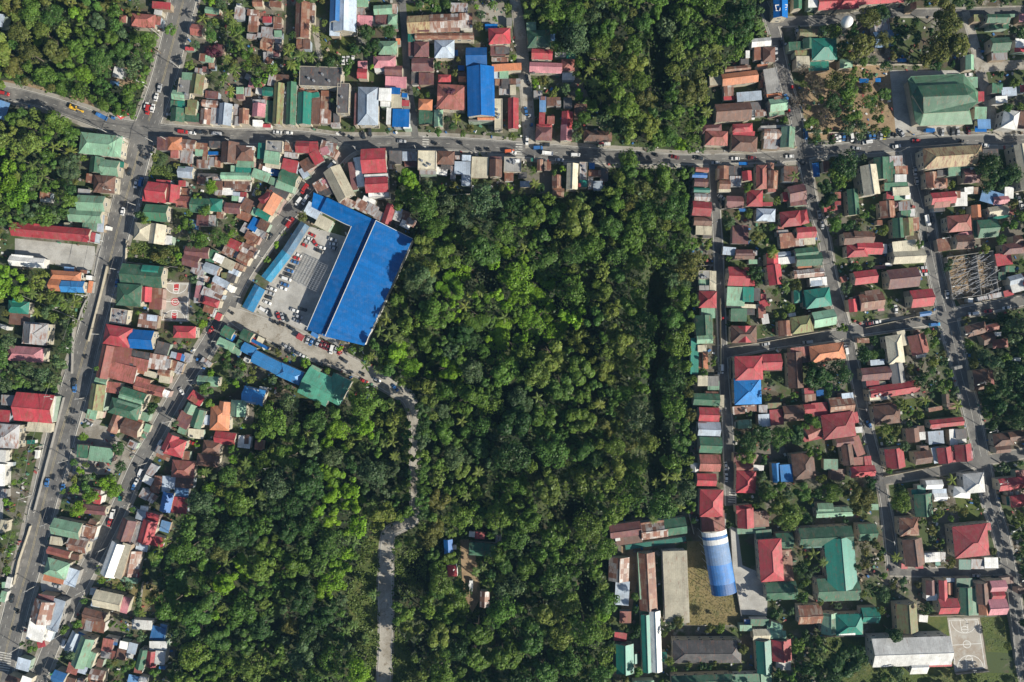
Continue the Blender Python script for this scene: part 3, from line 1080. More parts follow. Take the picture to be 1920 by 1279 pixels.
U s 150 970 210 1120 0 2
E s 150 1195 250 1300 0 6
N s 250 1200 360 1300 0 5
R g 450 110 665 300 2 8
R s 640 220 720 300 0 7
P s 440 310 620 500 2 6
T s 600 310 710 460 2 7
K s 710 320 775 450 2 5
E s 440 480 780 520 2 4
R s 780 380 835 440 0 4
R s 770 440 850 510 -20 5
D s 755 500 830 620 -3 5
W s 790 580 860 680 -10 5
G s 480 525 640 655 0 6
K s 640 530 720 590 0 5
B h 480 695 740 870 -1 7
R g 550 700 685 865 -1 7.3
B g 520 -30 715 35 0 6
P s 660 35 745 80 0 5
R g 840 -30 955 90 -3 8
R g 850 85 990 290 -8 8
W s 945 10 1130 80 -5 6
G g 1130 -30 1390 100 -3 8
O s 1145 60 1290 120 -5 7
X g 1110 130 1410 215 -5 7
W s 1270 215 1440 300 -5 6
L s 1280 220 1390 300 -5 6.4
T h 1110 340 1190 470 -3 5
T h 1220 325 1480 515 -8 8
T s 1200 400 1290 510 -5 6
R s 1240 490 1310 530 -15 4
U g 955 645 1090 800 -3 6
V h 1080 600 1300 770 -8 7
P g 1300 545 1525 705 -10 7
W s 1060 570 1130 605 -10 3
R h 520 1000 800 1240 -2 9
M s 590 1010 790 1080 -2 8
R g 790 980 985 1140 -2 7
M s 830 1070 990 1150 -2 6
B g 1050 960 1200 1320 -3 7
D s 1080 910 1280 1000 -6 7
O h 1270 880 1620 1050 -8 9
B s 1190 985 1310 1060 -10 7
R g 1660 430 1740 560 -5 7
D s 1580 200 1640 260 -20 3
B h 60 2000 61 2001 0 5
@1600 480
R g 5 145 235 280 -7 7
U g 60 370 300 540 -8 7
M s 0 400 90 550 -5 6
I s 240 430 305 550 -5 6
B s 120 340 270 430 -8 7.5
M g 340 125 650 320 -6 8
R g 570 335 795 510 -6 8
D s 560 340 660 400 -6 7.5
E g 395 -60 715 75 -3 8
W s 320 70 390 100 0 4
M s 220 95 320 130 -5 4
N s 1420 100 1440 150 0 4
R s 1420 -30 1580 95 -8 6
G s 1520 100 1620 160 0 5
G s 1450 160 1520 240 0 5
L g 1550 190 1690 280 -15 7
W s 1575 270 1700 360 -15 6
R s 1500 340 1600 400 -15 5
R s 1640 180 1705 300 -10 5
W s 1145 420 1195 465 0 4
A s 1240 400 1360 440 -12 4
A s 1350 370 1500 420 -12 4.3
Q g 660 555 770 600 -8 4
C s 775 670 850 700 -5 3
E h 335 790 500 1075 -8 8
E s 445 745 530 900 -12 6
N g 375 1070 510 1270 -8 7
D g 560 780 740 980 -15 7
W s 625 970 735 1015 -10 5
X s 600 735 665 780 0 4
M g 75 1110 370 1240 -5 6
M s 200 1150 390 1240 -5 6.4
L s 170 1035 310 1090 -5 5
E g 235 1250 320 1300 0 5
U s 40 820 160 870 0 4
B h 1120 675 1330 790 -15 6
D g 1320 680 1450 750 -15 6
B g 1285 770 1410 880 -20 5
D h 1390 830 1545 920 -5 6
W s 1410 760 1475 800 0 5
B h 1200 1130 1370 1290 -8 7
D s 1330 1140 1400 1290 -8 6
N s 1010 1100 1090 1130 -15 4
W s 1610 1015 1670 1050 0 4
@0 720
R g 150 95 535 380 5 7
W s 500 120 545 380 8 6.5
E s 270 385 520 480 3 5
A s 15 110 150 215 4 5
R s -20 260 100 385 4 6
A h -60 400 190 640 4 8
W s -20 660 60 780 4 6
W s -20 800 50 1020 2 6
A s -20 1050 70 1140 0 4
W s 60 660 95 760 4 2.5
W s 350 660 380 745 8 2.5
W s 40 780 130 820 4 3
T s 270 560 350 600 0 3
V g 895 0 1040 260 9 8
D s 1040 -20 1200 90 8 6
V s 960 80 1040 270 8 7.6
P s 870 240 970 350 12 5
E s 965 270 1030 340 15 4
G g 1200 60 1460 170 18 7
P g 1190 110 1430 190 18 7.5
G h 1090 170 1400 330 16 9
P g 1160 185 1380 260 16 9.6
P s 1370 280 1490 365 16 5
D g 1340 0 1640 100 14 6
W s 1620 60 1690 130 20 6
U g 1100 290 1205 490 22 5
B g 1220 360 1400 520 20 6
U s 1350 350 1410 470 20 5
A s 1280 570 1370 640 25 4
U s 1290 580 1330 620 25 4.2
P s 1440 400 1500 480 20 3
G s 770 608 880 740 6 6
P s 890 632 1130 775 7 6
M s 840 1050 1000 1180 8 6
X s 880 1065 980 1150 10 6.4
R s 940 1110 1010 1200 12 6
M g 760 1210 1060 1300 6 6
W s 1400 1220 1480 1290 10 4
T s 1180 1120 1220 1170 10 3
W s 1430 920 1530 1000 28 5
A s 1400 1050 1490 1150 28 5
U s 1540 920 1620 1010 10 5
U s 1500 1000 1600 1090 10 4
L s 1620 920 1705 1080 5 5
X s 1470 1090 1560 1180 35 4
R g 1640 500 1760 680 25 7
A s 1560 620 1650 700 25 5
U s 1560 690 1700 750 25 4
A s 1480 800 1560 920 28 4
C g 1610 1080 1720 1280 12 7
@320 720
R s 180 90 330 200 35 4
D s 190 130 270 190 35 4.2
P g 145 195 245 300 27 7
M s 70 280 200 440 27 7
G g 215 250 330 440 18 7
L s 335 310 390 410 5 5
P s 75 430 170 500 20 4
E s 175 450 330 545 5 4
O h 395 220 590 465 3 7
O g 480 175 590 310 8 7.6
P g 600 160 755 325 3 7
c g 720 40 940 200 14 7
L s 735 40 870 190 14 7.4
W s 885 30 960 70 10 4
R g 440 480 650 605 8 6
W s 675 520 800 640 8 5
B s 735 510 780 600 3 5.2
U s 840 565 920 660 8 5
B h 320 570 495 700 8 6
B h 260 705 480 825 8 6
R h -60 540 140 720 15 7
U s 115 670 190 770 8 5
D h 10 765 240 940 5 6
L s -20 930 45 1050 5 5
B s 45 930 230 1040 5 5
Y s 40 1030 180 1140 5 4
R s 0 1130 170 1290 5 5
W s 925 820 970 860 40 2
@1280 720
P s 250 -30 365 60 0 5
U g 230 75 355 150 2 5
G g 105 95 370 215 2 6
E s 360 110 415 240 0 4
R g 160 235 365 375 2 7
L g 150 380 375 525 1 6
M s 155 385 240 490 1 6.4
G s 255 485 380 525 1 6
G g 165 530 390 690 2 7
D g 165 705 375 875 1 6
R g 140 895 335 1020 1 6
R h 170 1055 405 1330 1 7
W g 80 790 160 880 0 4
Z h 515 -60 785 205 -2 8
Z g 640 0 740 110 -2 8.5
X s 500 220 640 300 -6 5
X s 640 210 740 280 -6 5
G s 530 380 560 440 0 4
P h 550 360 690 445 -5 5
L s 755 300 885 425 -3 7
A s 760 210 850 290 -2 6
V s 850 190 985 250 -3 6
R s 870 255 1005 410 -4 7
B g 1000 215 1205 370 -4 7
R s 1215 40 1310 100 -5 5
U s 1220 100 1330 180 -5 5
C s 1335 60 1410 120 -5 4
R g 1210 200 1320 300 -5 6
R s 1290 185 1450 320 -5 6.5
U g 1460 130 1705 300 -6 7
L s 1590 90 1705 160 -6 7.4
R h 1395 290 1720 540 -8 9
R s 1200 500 1440 560 -12 5
D g 1230 410 1390 540 -25 6
M g 1530 540 1705 620 -8 6
B g 1590 600 1705 810 -8 6
M s 510 690 670 790 2 6
D g 530 770 700 880 -3 6
R h 535 870 730 1090 2 7
U s 640 680 740 790 30 4
W s 700 810 810 865 5 4
Z g 895 790 975 985 -4 6
Z s 975 805 1095 980 -4 7
B h 1095 690 1320 950 -6 8
P s 1410 750 1550 860 0 5
B s 1480 850 1620 960 0 5
R g 530 1210 690 1290 -5 6
P g 1340 1190 1500 1300 0 6
P g 1330 1230 1700 1330 -3 6
c s 1670 830 1720 920 0 5
@1600 720
R g 160 -5 655 120 -9 7
E f 160 50 370 165 -6 8
R s 130 -40 260 40 -5 6
B h 205 210 470 400 -6 7
U s 215 195 400 240 -6 6
U s 750 230 890 270 -10 4
U s 950 190 1060 250 -5 5
B s 930 100 960 230 -5 5
R g 760 345 1100 430 -6 6
I s 780 400 870 450 -5 6
L s 750 470 900 600 -5 5
W s 960 450 1040 610 -5 5
K s 1020 450 1130 550 -5 6
W s 1040 540 1130 590 -5 4
B g 525 440 660 580 -6 6
W s 640 480 720 560 -6 5
B s 640 420 710 490 -6 5
R g 320 640 510 840 -8 8
B g 610 670 775 800 -8 7
B s 670 620 750 670 -5 5
R g 840 630 985 790 -8 7
L s 790 630 870 790 -12 5
R g 1015 600 1185 770 -6 7
R s 990 670 1060 780 -6 6
I s 1070 670 1190 750 -4 7.4
D s 0 520 90 720 -20 6
D s 0 730 110 810 -5 6
R g -30 820 215 930 -5 6
R s 110 720 180 810 -5 6.5
W g 720 960 890 1050 -3 7
L s 790 1050 930 1100 -3 6
W g 800 1090 935 1170 -3 6
T s 580 1050 720 1100 -5 5
T s 640 1010 705 1090 -5 5.4
G g 610 1095 790 1320 -4 7
W h 1100 890 1310 1090 -5 8
W h 1000 1030 1170 1140 5 7
T s 1490 790 1500 800 0 4
R h 1570 1110 1740 1230 -8 7
T s 1530 1120 1590 1210 -8 5
R g 1450 935 1720 1060 -6 7
D s 1620 860 1720 930 -6 5
B h 1400 490 1600 620 -6 6
B g 1420 620 1570 690 -6 6
B g 1550 470 1705 570 -8 7
R s 0 280 50 390 -10 6
W s -20 430 90 490 -5 5
B g 1200 -10 1300 60 -10 5
P s 180 1200 250 1260 0 4
X s 1540 1060 1720 1110 -6 5
@0 960
P g 520 85 810 250 12 7
X s 820 140 950 290 12 5
E s 500 250 630 330 8 4
X g 680 250 880 400 12 6
U s 840 130 960 260 15 5
D g 470 370 700 445 15 6
B s 880 80 960 150 30 4
P h 450 480 680 655 16 7
O s 430 640 640 705 12 5
L s 650 560 780 740 18 5
M s 380 830 540 890 10 7
X g 320 880 530 1110 14 8
L s 500 870 620 1190 15 7
W s 280 1070 450 1290 14 8
R s 505 1040 590 1175 20 6
W s 440 1180 520 1290 20 5
W s 470 350 480 360 0 3
B s 690 420 790 480 10 4
P s 1195 0 1200 5 0 3
M g 1190 70 1340 290 18 7
L s 1360 -20 1460 80 15 5
R s 1450 10 1590 110 15 5
A s 1310 90 1420 330 15 5
R g 1400 80 1550 320 15 6
Y s 1600 90 1700 200 15 3
R s 1480 240 1640 340 15 5
L s 1360 300 1480 390 10 4
W g 1055 300 1210 650 20 9
E s 1175 310 1265 670 17 9.4
X g 1230 380 1400 640 10 5
P s 1200 650 1380 705 10 4
R s 1300 600 1390 650 10 5.4
E g 940 800 1220 970 12 6
L s 920 800 1010 950 12 5.4
I s 1215 850 1290 1010 15 5
W s 900 760 960 830 10 3
B g 830 980 1060 1090 15 6
U s 810 1080 1050 1190 12 6
A s 850 1070 930 1190 12 6.4
W s 1320 1080 1515 1175 4 5
Y s 1590 1120 1660 1290 10 3
E s 0 80 70 200 10 5
W s 60 650 110 760 12 3
P s 20 700 100 760 0 3
P s 0 790 60 900 15 4
@0 1119 6
L g 760 390 890 630 25 5
Q s 830 400 930 640 25 5
P g 850 450 1010 800 20 8
P s 980 620 1060 800 20 7
D s 760 745 880 870 18 6
L s 860 780 980 860 15 5
Q g 590 840 740 980 20 7
B s 670 900 850 980 15 5
L s 190 690 340 830 15 5
B g 70 900 230 990 20 6
W s 240 900 350 980 20 6
R s 420 500 510 570 -15 4
D s 1150 470 1270 620 12 5
A s 1130 610 1250 690 10 4
Q s 1270 510 1320 545 10 4
A s 1180 460 1330 500 12 4
W s 1345 500 1440 590 12 5
L s 1440 520 1540 640 14 5
W s 1420 630 1500 690 12 4
B s 1310 590 1420 710 12 5
D s 1255 610 1310 710 12 4
G g 1545 590 1640 820 14 6
D s 1510 800 1600 860 10 4
W s 1680 500 1880 600 0 5
R g 1650 610 1760 790 5 6
W s 1745 610 1860 760 5 6.4
Q s 1790 780 1860 815 5 3
X g 1010 820 1180 980 10 5
Y s 1440 880 1560 990 15 3
W s 1560 900 1650 980 15 4
B s 1090 700 1160 790 15 4
A s 870 920 950 980 10 4
Q s 1700 330 1850 500 15 3
@640 960
C g 1025 275 1115 430 -3 5
X s 1055 435 1125 510 0 4
R s 1060 530 1155 645 -5 5
W s 1120 570 1160 640 -5 5.3
G g 1275 310 1545 440 4 6
R s 1335 200 1435 270 5 4
W s 1275 195 1335 250 5 4
A s 1540 230 1600 310 0 4
X g 1385 790 1480 950 2 5
W s 1115 330 1150 375 0 3
@960 960
M g 975 110 1290 250 -8 6
B s 1040 225 1300 320 -8 5
W s 1030 235 1080 290 -8 5.4
X g 1285 90 1550 265 -8 6
U s 1290 95 1520 165 -8 6.6
G g 1520 60 1740 230 -8 6
T s 1130 290 1740 335 -8 3
X g 965 450 1170 690 2 5
L s 1030 690 1170 930 3 4
U g 1262 405 1440 980 -3 6
P s 1265 405 1340 870 -3 6.6
G s 1285 860 1380 1280 -3 6
W g 1380 985 1480 1290 -3 6
D s 1075 990 1190 1110 0 4
@1280 960
E s -188 390 55 1105 -2 8
D s 185 -15 420 195 -2 5
R g 545 -40 710 160 -2 6
U s 700 -10 860 150 -3 5
P s 545 160 830 215 -3 4
G s 730 180 890 270 -5 5
R h 765 270 1000 695 -4 9
G g 930 210 1100 365 -3 6
U s 970 380 1100 690 -4 5
G g 825 700 1135 880 -3 6
P g 1340 1 1700 50 -3 6
G g 1160 150 1690 340 -3 8
T g 1430 250 1730 770 -5 8.6
G g 1340 660 1760 890 -2 8
T s 1180 260 1430 360 -3 7.6
U g 1150 930 1385 1120 -2 6
G g 1385 1010 1550 1200 -3 6
T h 1530 1020 1800 1230 -2 7
W s 1560 1120 1720 1230 -2 7.6
G s 680 1070 860 1140 0 5
Q s 615 1075 680 1120 0 3
E g 700 1170 870 1280 -2 6
P s 570 1130 690 1190 0 5
P g 870 1110 990 1190 20 6
P g 860 1180 1030 1270 5 6
T g -280 1400 -160 1500 0 5
@1600 960
G g 45 120 230 290 -2 7
G g 0 640 60 870 -5 6
U h 460 55 655 240 -3 7
B g 500 265 700 535 -7 7
B s 515 460 620 535 -7 7.4
R s 480 510 545 570 0 4
R s 620 535 700 565 0 4
W s 710 405 870 500 -3 5
T s 820 500 870 535 0 4
A s 870 400 920 500 0 4
R h 1000 130 1350 450 -6 9
R s 1200 115 1375 190 -6 7
T s 1055 475 1170 575 0 5
A s 1175 470 1305 570 0 5
W s 1308 455 1445 560 0 6
M g 725 680 820 830 -2 5
W s 730 820 840 885 -3 5
R g 855 680 940 890 -2 7
R g 850 865 1045 1020 -2 7.4
O s 950 710 990 830 0 4
G g 1060 750 1190 1025 -2 7
G s 1030 660 1190 750 -2 6
P s 1150 760 1240 1030 -3 6
B g 1230 710 1350 920 -4 8
O g 1250 900 1370 1025 -3 7
O s 1330 690 1380 890 -3 7
I g 1365 685 1525 800 -3 8
R g 1380 790 1510 870 -3 8
I g 1345 870 1530 1030 -3 8
V g 430 910 640 1200 -4 7
G s 70 960 220 1110 0 6
W s 655 1030 745 1100 5 3
L s 930 660 1010 700 0 4
B s 1480 650 1600 720 -8 4
B s 1640 760 1720 820 0 5
@1120 1119 6
K h 850 490 1620 745 0 8
W g 595 160 720 845 -2 8
T g 500 200 610 850 -2 7.6
T g 210 530 410 865 -1 6
T g 380 640 460 750 0 5
E g 1750 365 1920 490 0 7
T g 1790 490 1960 860 -3 7
G g 830 880 1510 1000 -2 6
G s 1510 870 1840 990 -2 5.6
P s 1840 860 1960 990 -2 6
P s 400 945 640 990 -2 5
R s 190 400 330 500 5 4
@1440 1119 4
W g 780 305 1370 520 -2 10
W g 1060 450 1190 580 -2 8
R s 1180 490 1380 525 -2 3
P g 400 120 520 280 0 6
T g 700 80 830 200 -2 6
R g 30 320 175 480 -3 6
W s 60 480 170 550 0 4
P g -10 200 100 260 0 5
D s 15 250 130 320 0 5
G s 1010 235 1130 265 -3 4'''
def parse(txt):
    ox=oy=0; sc=5.328; out=[]
    for ln in txt.strip().split('\n'):
        f=ln.split()
        if not f or f[0]=='#': continue
        if f[0][0]=='@': ox=float(f[0][1:]); oy=float(f[1]); sc=float(f[2]) if len(f)>2 else 5.328; continue
        yield f,ox,oy,sc
bld=[]
for f,ox,oy,sc in parse(BDATA):
    x0,y0,x1,y1=[float(v)/sc for v in f[2:6]]; rot=float(f[6]); ht=float(f[7]) if len(f)>7 else 5
    cx,cy=ox+(x0+x1)/2,oy+(y0+y1)/2; wd,dp=abs(x1-x0),abs(y1-y0)
    if cy>1310 or cy<-30: continue
    bld.append(dict(c=f[0],t=f[1],cx=cx,cy=cy,w=wd,d=dp,rot=rot,h=ht*.76))
seen=[]; tmp=[]
for b in bld:   # drop duplicates listed in two tiles
    if any(abs(b['cx']-o['cx'])<3 and abs(b['cy']-o['cy'])<3 and abs(b['w']-o['w'])<6 and b['c']==o['c'] for o in tmp): continue
    tmp.append(b)
bld=tmp
for i,b in enumerate(bld):
    b['i']=i; b['h']+=.011*(i%17)
    k=S*(1-b['h']/H); b['X'],b['Y']=P(b['cx'],b['cy'],b['h']); b['W']=b['w']*k; b['D']=b['d']*k; b['A']=b['W']*b['D']; b['rz']=-R_(b['rot'])
    b['main']=True
def corners(b,g=0):
    c,s=math.cos(b['rz']),math.sin(b['rz']); return [(b['X']+x*c-y*s,b['Y']+x*s+y*c) for x,y in ((-b['W']/2-g,-b['D']/2-g),(b['W']/2+g,-b['D']/2-g),(b['W']/2+g,b['D']/2+g),(-b['W']/2-g,b['D']/2+g))]
for b in bld:
    mark_poly([(x/S+960,-y/S+639.5) for x,y in corners(b,.3)])
    mark_poly([(x/S+960,-y/S+639.5) for x,y in [( (px-960)*S,-(py-639.5)*S) for px,py in [(b['cx']+sx*b['w']*.45,b['cy']+sy*b['d']*.45) for sx,sy in ((-1,-1),(1,-1),(1,1),(-1,1))]]])
def inside(b,x,y,g):
    dx,dy=x-b['X'],y-b['Y']; c,s=math.cos(-b['rz']),math.sin(-b['rz']); u=dx*c-dy*s; v=dx*s+dy*c
    return abs(u)<b['W']/2+g and abs(v)<b['D']/2+g
for b in sorted(bld,key=lambda q:q['A']):
    if b['t']!='s' or b['A']>75: continue
    best=None
    for o in bld:
        if o is b or not o['main'] or o['A']<b['A']*1.25: continue
        if o['c'] in 'Y': continue
        pts=corners(b)+[(b['X'],b['Y'])]
        n=sum(inside(o,x,y,.9) for x,y in pts)
        if n>=1 and (best is None or n*1000+o['A']/10>best[0]): best=(n*1000+o['A']/10,o)
    if best: b['main']=False; b['host']=best[1]
def root_of(b):
    n=0
    while not b['main'] and n<9: b=b['host']; n+=1
    return b
def slab(mb,pts,th,mi):
    """roof plane with thickness, pts counter-clockwise seen from above"""
    i=len(mb.v); n=len(pts); mb.v+=[tuple(p) for p in pts]+[(p[0],p[1],p[2]-th) for p in pts]
    mb.f.append(tuple(range(i,i+n))); mb.m.append(mi); mb.f.append(tuple(reversed(range(i+n,i+2*n)))); mb.m.append(mi)
    for k in range(n): j=(k+1)%n; mb.f.append((i+j,i+k,i+n+k,i+n+j)); mb.m.append(mi)
def roof_geo(b,mi=0,flip=1):
    """local coords, x along width; base z = eave height"""
    W,D,h=b['W']/2,b['D']/2,b['h']; t=b['t']; mb=MB(); info={}
    long_x=W>=D; a,c=(W,D) if long_x else (D,W)     # a: half length along ridge, c: half span
    T=(lambda x,y,z:(x,y,z)) if long_x else (lambda x,y,z:(-y,x,z))
    pitch=.52 if c<5.5 else (.40 if c<9 else .22)
    if t=='g':
        r=min(c*pitch,3.4); info['ridge']=[T(-a,0,h+r),T(a,0,h+r)]
        slab(mb,[T(-a,-c,h),T(a,-c,h),T(a,0,h+r),T(-a,0,h+r)],.12,mi); slab(mb,[T(-a,0,h+r),T(a,0,h+r),T(a,c,h),T(-a,c,h)],.12,mi)
    elif t=='h':
        r=min(c*(pitch+.04),3.6); e=max(a-c*.95,a*.06); info['ridge']=[T(-e,0,h+r),T(e,0,h+r)]
        Q=[T(-a,-c,h),T(a,-c,h),T(a,c,h),T(-a,c,h)]; R1,R2=T(-e,0,h+r),T(e,0,h+r)
        for q in ([Q[0],Q[1],R2,R1],[Q[1],Q[2],R2],[Q[2],Q[3],R1,R2],[Q[3],Q[0],R1]): slab(mb,q,.12,mi)
        info['hips']=[(Q[0],R1),(Q[3],R1),(Q[1],R2),(Q[2],R2)]
    elif t=='f':
        slab(mb,[(-W+.15,-D+.15,h-.3),(W-.15,-D+.15,h-.3),(W-.15,D-.15,h-.3),(-W+.15,D-.15,h-.3)],.2,mi)
        info['flat']=1
    else:
        k=b['i']%4; r=min(c*.14,.8); dz=[0,0,r,r] if k==0 else ([r,r,0,0] if k==1 else ([r*.7,0,0,r*.7] if k==2 else [0,r*.7,r*.7,0]))
        slab(mb,[(-W,-D,h+dz[0]),(W,-D,h+dz[1]),(W,D,h+dz[2]),(-W,D,h+dz[3])],.1,mi); info['dz']=dz
    return mb,info
def wall_geo(b,info,mb=None,mi=0):
    mb=mb or MB(); W,D,h=b['W']/2,b['D']/2,b['h']; t=b['t']
    ins=0 if t=='f' else min(.45,.12*min(W,D)); W-=ins; D-=ins
    if t=='g':
        long_x=b['W']>=b['D']; T=(lambda x,y,z:(x,y,z)) if long_x else (lambda x,y,z:(-y,x,z)); a,c=(W,D) if long_x else (D,W)
        C=c+ins; r=info['ridge'][0][2]-h; zt=h+r*ins/C-.14; zr=h+r-.14
        for s in (-1,1):
            q=[T(s*a,-c,0),T(s*a,c,0),T(s*a,c,zt),T(s*a,0,zr),T(s*a,-c,zt)]; mb.face(q if s>0 else q[::-1],mi)
        for s in (-1,1):
            q=[T(-a,s*c,0),T(a,s*c,0),T(a,s*c,zt),T(-a,s*c,zt)]; mb.face(q if s<0 else q[::-1],mi)
    elif t=='f':
        ring=.16
        mb.prism([(-W,-D),(W,-D),(W,-D+ring),(-W,-D+ring)],0,h,mi); mb.prism([(-W,D-ring),(W,D-ring),(W,D),(-W,D)],0,h,mi)
        mb.prism([(-W,-D+ring),(-W+ring,-D+ring),(-W+ring,D-ring),(-W,D-ring)],0,h,mi); mb.prism([(W-ring,-D+ring),(W,-D+ring),(W,D-ring),(W-ring,D-ring)],0,h,mi)
    else:
        zt=[h-.12]*4
        if 'dz' in info: zt=[h-.12+z for z in info['dz']]
        mb.prism([(-W,-D),(W,-D),(W,D),(-W,D)],0,zt,mi)
    return mb
win_me={}
def win_mesh(wm):
    if 'w' not in win_me:
        m=MB(); m.box(0,0,0,1.5,.08,1.2); win_me['w']=m.mesh("window",[M_glass])
        m=MB(); 
        for x,z,a,c in ((0,-.07,1.72,.1),(0,1.17,1.72,.1),(-.81,0.0,.1,1.2),(.81,0.0,.1,1.2),(0,0.0,.06,1.2)): m.box(x,-.02,z,a,.13,c)
        win_me['f']=m.mesh("frame",[M_trim])
    return win_me['w'],win_me['f']
def size_word(A): return "tiny" if A<25 else "small" if A<70 else "medium-sized" if A<180 else "large" if A<450 else "very large"
FORM=dict(g="gabled",h="hipped",f="flat",s="lean-to",v="arched")
n_ladd=0
for b in bld:
    if not b['main']: continue
    c,t=b['c'],b['t']
    if t=='f': nm,cat=("flat_roof_building","building")
    elif b['A']>480: nm,cat=("warehouse","warehouse")
    elif c=='Y' or (c=='C' and t=='s' and b['h']<4): nm,cat=("tarpaulin_shelter","shelter")
    elif t=='s' and (c in 'XUAKW' or b['A']<40): nm,cat=("tin_shack","shack")
    elif t=='s': nm,cat=("shed_roof_house","house")
    elif t=='h': nm,cat=("hip_roof_house","house")
    else: nm,cat=("gable_roof_house","house")
    e=empty(nm,(b['X'],b['Y'],0),b['rz']); b['obj']=e
    desc=f"{size_word(b['A'])} {CN[c]} {FORM[t]}-roofed {cat}"
    if nm=="tarpaulin_shelter": desc=f"{size_word(b['A'])} {CN[c]} tarpaulin shelter"
    if nm=="tin_shack": desc=f"{size_word(b['A'])} {CN[c]} {FORM[t]} shack"
    thing(e,desc,cat,b['cx'],b['cy'],'b',dict(shack="tin-roofed shacks of the town",house="houses of the town",building="flat-roofed buildings",warehouse="large halls",shelter="tarpaulin shelters")[cat])
    rm=RM[c]; mb,info=roof_geo(b)
    ro=mb.build("roof",rm,e)
    if nm=="tarpaulin_shelter" or (c=='P' and b['h']<3):
        m=MB()
        for sx in (-1,1):
            for sy in (-1,1): m.tube((sx*(b['W']/2-.2),sy*(b['D']/2-.2),0),(sx*(b['W']/2-.2),sy*(b['D']/2-.2),b['h']-.1),.05)
        m.build("poles",M_steel,e); continue
    wmat=WM[(b['i']*7)%len(WM)] if t!='s' else WM[(b['i']*5)%len(WM)]
    if b['c']=='W' or b['A']>450: wmat=WM[1]
    if c=='N' and t=='f': wmat=WM[0]
    wl=wall_geo(b,info).build("wall",wmat,e)
    if 'ridge' in info and b['A']>60:
        m=MB(); p,q=info['ridge']; up=lambda v:(v[0],v[1],v[2]+.02); m.tube(up(p),up(q),.13,n=5)
        for u,v in info.get('hips',[]): m.tube(up(u),up(v),.1,n=5)
        m.build("ridge_cap",rm,ro)
    if t=='f' or (b['A']>250 and b['i']%3==0):
        m=MB(); z=b['h']-.5 if t=='f' else 0
        if t=='f':
            for q in range(2+b['i']%3):
                x=rng.uniform(-.35,.35)*b['W']; y=rng.uniform(-.35,.35)*b['D']; m.tube((x,y,z),(x,y,z+1.5),.6,n=10)
            m.build("water_tank",M_steel,ro)
    # windows on the walls that face the middle of the town
    if b['A']>45 and b['h']>4:
        ww,wf=win_mesh(0); cx,sx=math.cos(b['rz']),math.sin(b['rz'])
        ins=0 if t=='f' else min(.45,.12*min(b['W'],b['D'])/2)
        faces=[((0,-1),b['W'],b['D']/2,0),((0,1),b['W'],b['D']/2,math.pi),((1,0),b['D'],b['W']/2,math.pi/2),((-1,0),b['D'],b['W']/2,-math.pi/2)]
        dcen=math.hypot(b['X'],b['Y']) or 1
        sc=[]
        for (nx,ny),ln,dist,ry in faces:
            gx_,gy_=nx*cx-ny*sx,nx*sx+ny*cx; sc.append(((gx_*-b['X']+gy_*-b['Y'])/dcen,nx,ny,ln,dist,ry))
        sc.sort(reverse=True)
        ins=0 if t=='f' else min(.45,.12*min(b['W']/2,b['D']/2))
        for _,nx,ny,ln,dist,ry in sc[:1 if b['A']<90 else 2]:
            nwin=max(1,min(6,int(ln/4.2)))
            for lv in range(1 if b['h']<6 else 2):
                z=b['h']-2.2-2.9*lv
                for q in range(nwin):
                    u=(q+.5)/nwin*ln-ln/2; dd=dist-ins+.03
                    loc=(nx*dd+(-ny)*u,ny*dd+nx*u,z)
                    wo=link("window",ww,e,loc,ry); link("frame",wf,wo)
            if not lv and nwin: pass
        _,nx,ny,ln,dist,ry=sc[0]; m=MB(); m.box(0,0,0,1,.08,2.1)
        u=ln*.5-1.1; dd=dist-ins+.03; m.build("door",M_wood,e,(nx*dd-ny*u,ny*dd+nx*u,.02),ry)
for b in bld:
    if b['main']: continue
    r=root_of(b); e=r['obj']; mb,info=roof_geo(b,0); wall_geo(b,info,mb,1)
    # into the frame of the host
    c,s=math.cos(-r['rz']),math.sin(-r['rz']); dx,dy=b['X']-r['X'],b['Y']-r['Y']
    o=mb.build("lean_to",[RM[b['c']],WM[(b['i']*3)%len(WM)]],e,(dx*c-dy*s,dx*s+dy*c,0),b['rz']-r['rz'])
    if b['c']!=r['c']: o['label']=f"{CN[b['c']]} lean-to roof on the side of it"
nm_ct=sum(b['main'] for b in bld); print("buildings",len(bld),"main",nm_ct)
# market hall: three roof planes and a monitor gap
def polyroof(name,desc,cat,planes,wallmat,rmat):
    """planes: list of (px polygon, [heights])"""
    xs=[P(x,y,hh[0]) for pl,hh in planes for x,y in pl]; cx=sum(p[0] for p in xs)/len(xs); cy=sum(p[1] for p in xs)/len(xs)
    e=empty(name,(cx,cy,0)); wb=MB()
    for pl,hh in planes:
        q=[(*P(x,y,h),h) for (x,y),h in zip(pl,hh)]
        ar=sum(q[i][0]*q[(i+1)%len(q)][1]-q[(i+1)%len(q)][0]*q[i][1] for i in range(len(q)))
        if ar<0: q.reverse()
        q=[(x-cx,y-cy,z) for x,y,z in q]; m=MB(); slab(m,q,.25,0); m.build("roof",rmat,e)
        gx_=sum(p[0] for p in q)/len(q); gy_=sum(p[1] for p in q)/len(q)
        wb.prism([(gx_+(x-gx_)*.985,gy_+(y-gy_)*.985) for x,y,z in q],0,[z-.3 for x,y,z in q])
        mark_poly([((x+cx)/S+960,-(y+cy)/S+639.5) for x,y,z in q]); mark_poly(pl)
    wb.build("wall",wallmat,e)
    px,py=cx/S+960,639.5-cy/S
    if cat: thing(e,desc,cat,px,py,'s')
    return e,cx,cy
bigblue=roof_mat("blue_market_roofing",(.003,.115,.37),0,rough=.36,fade=.14,strip=.11,blot=.45,ang=-66)
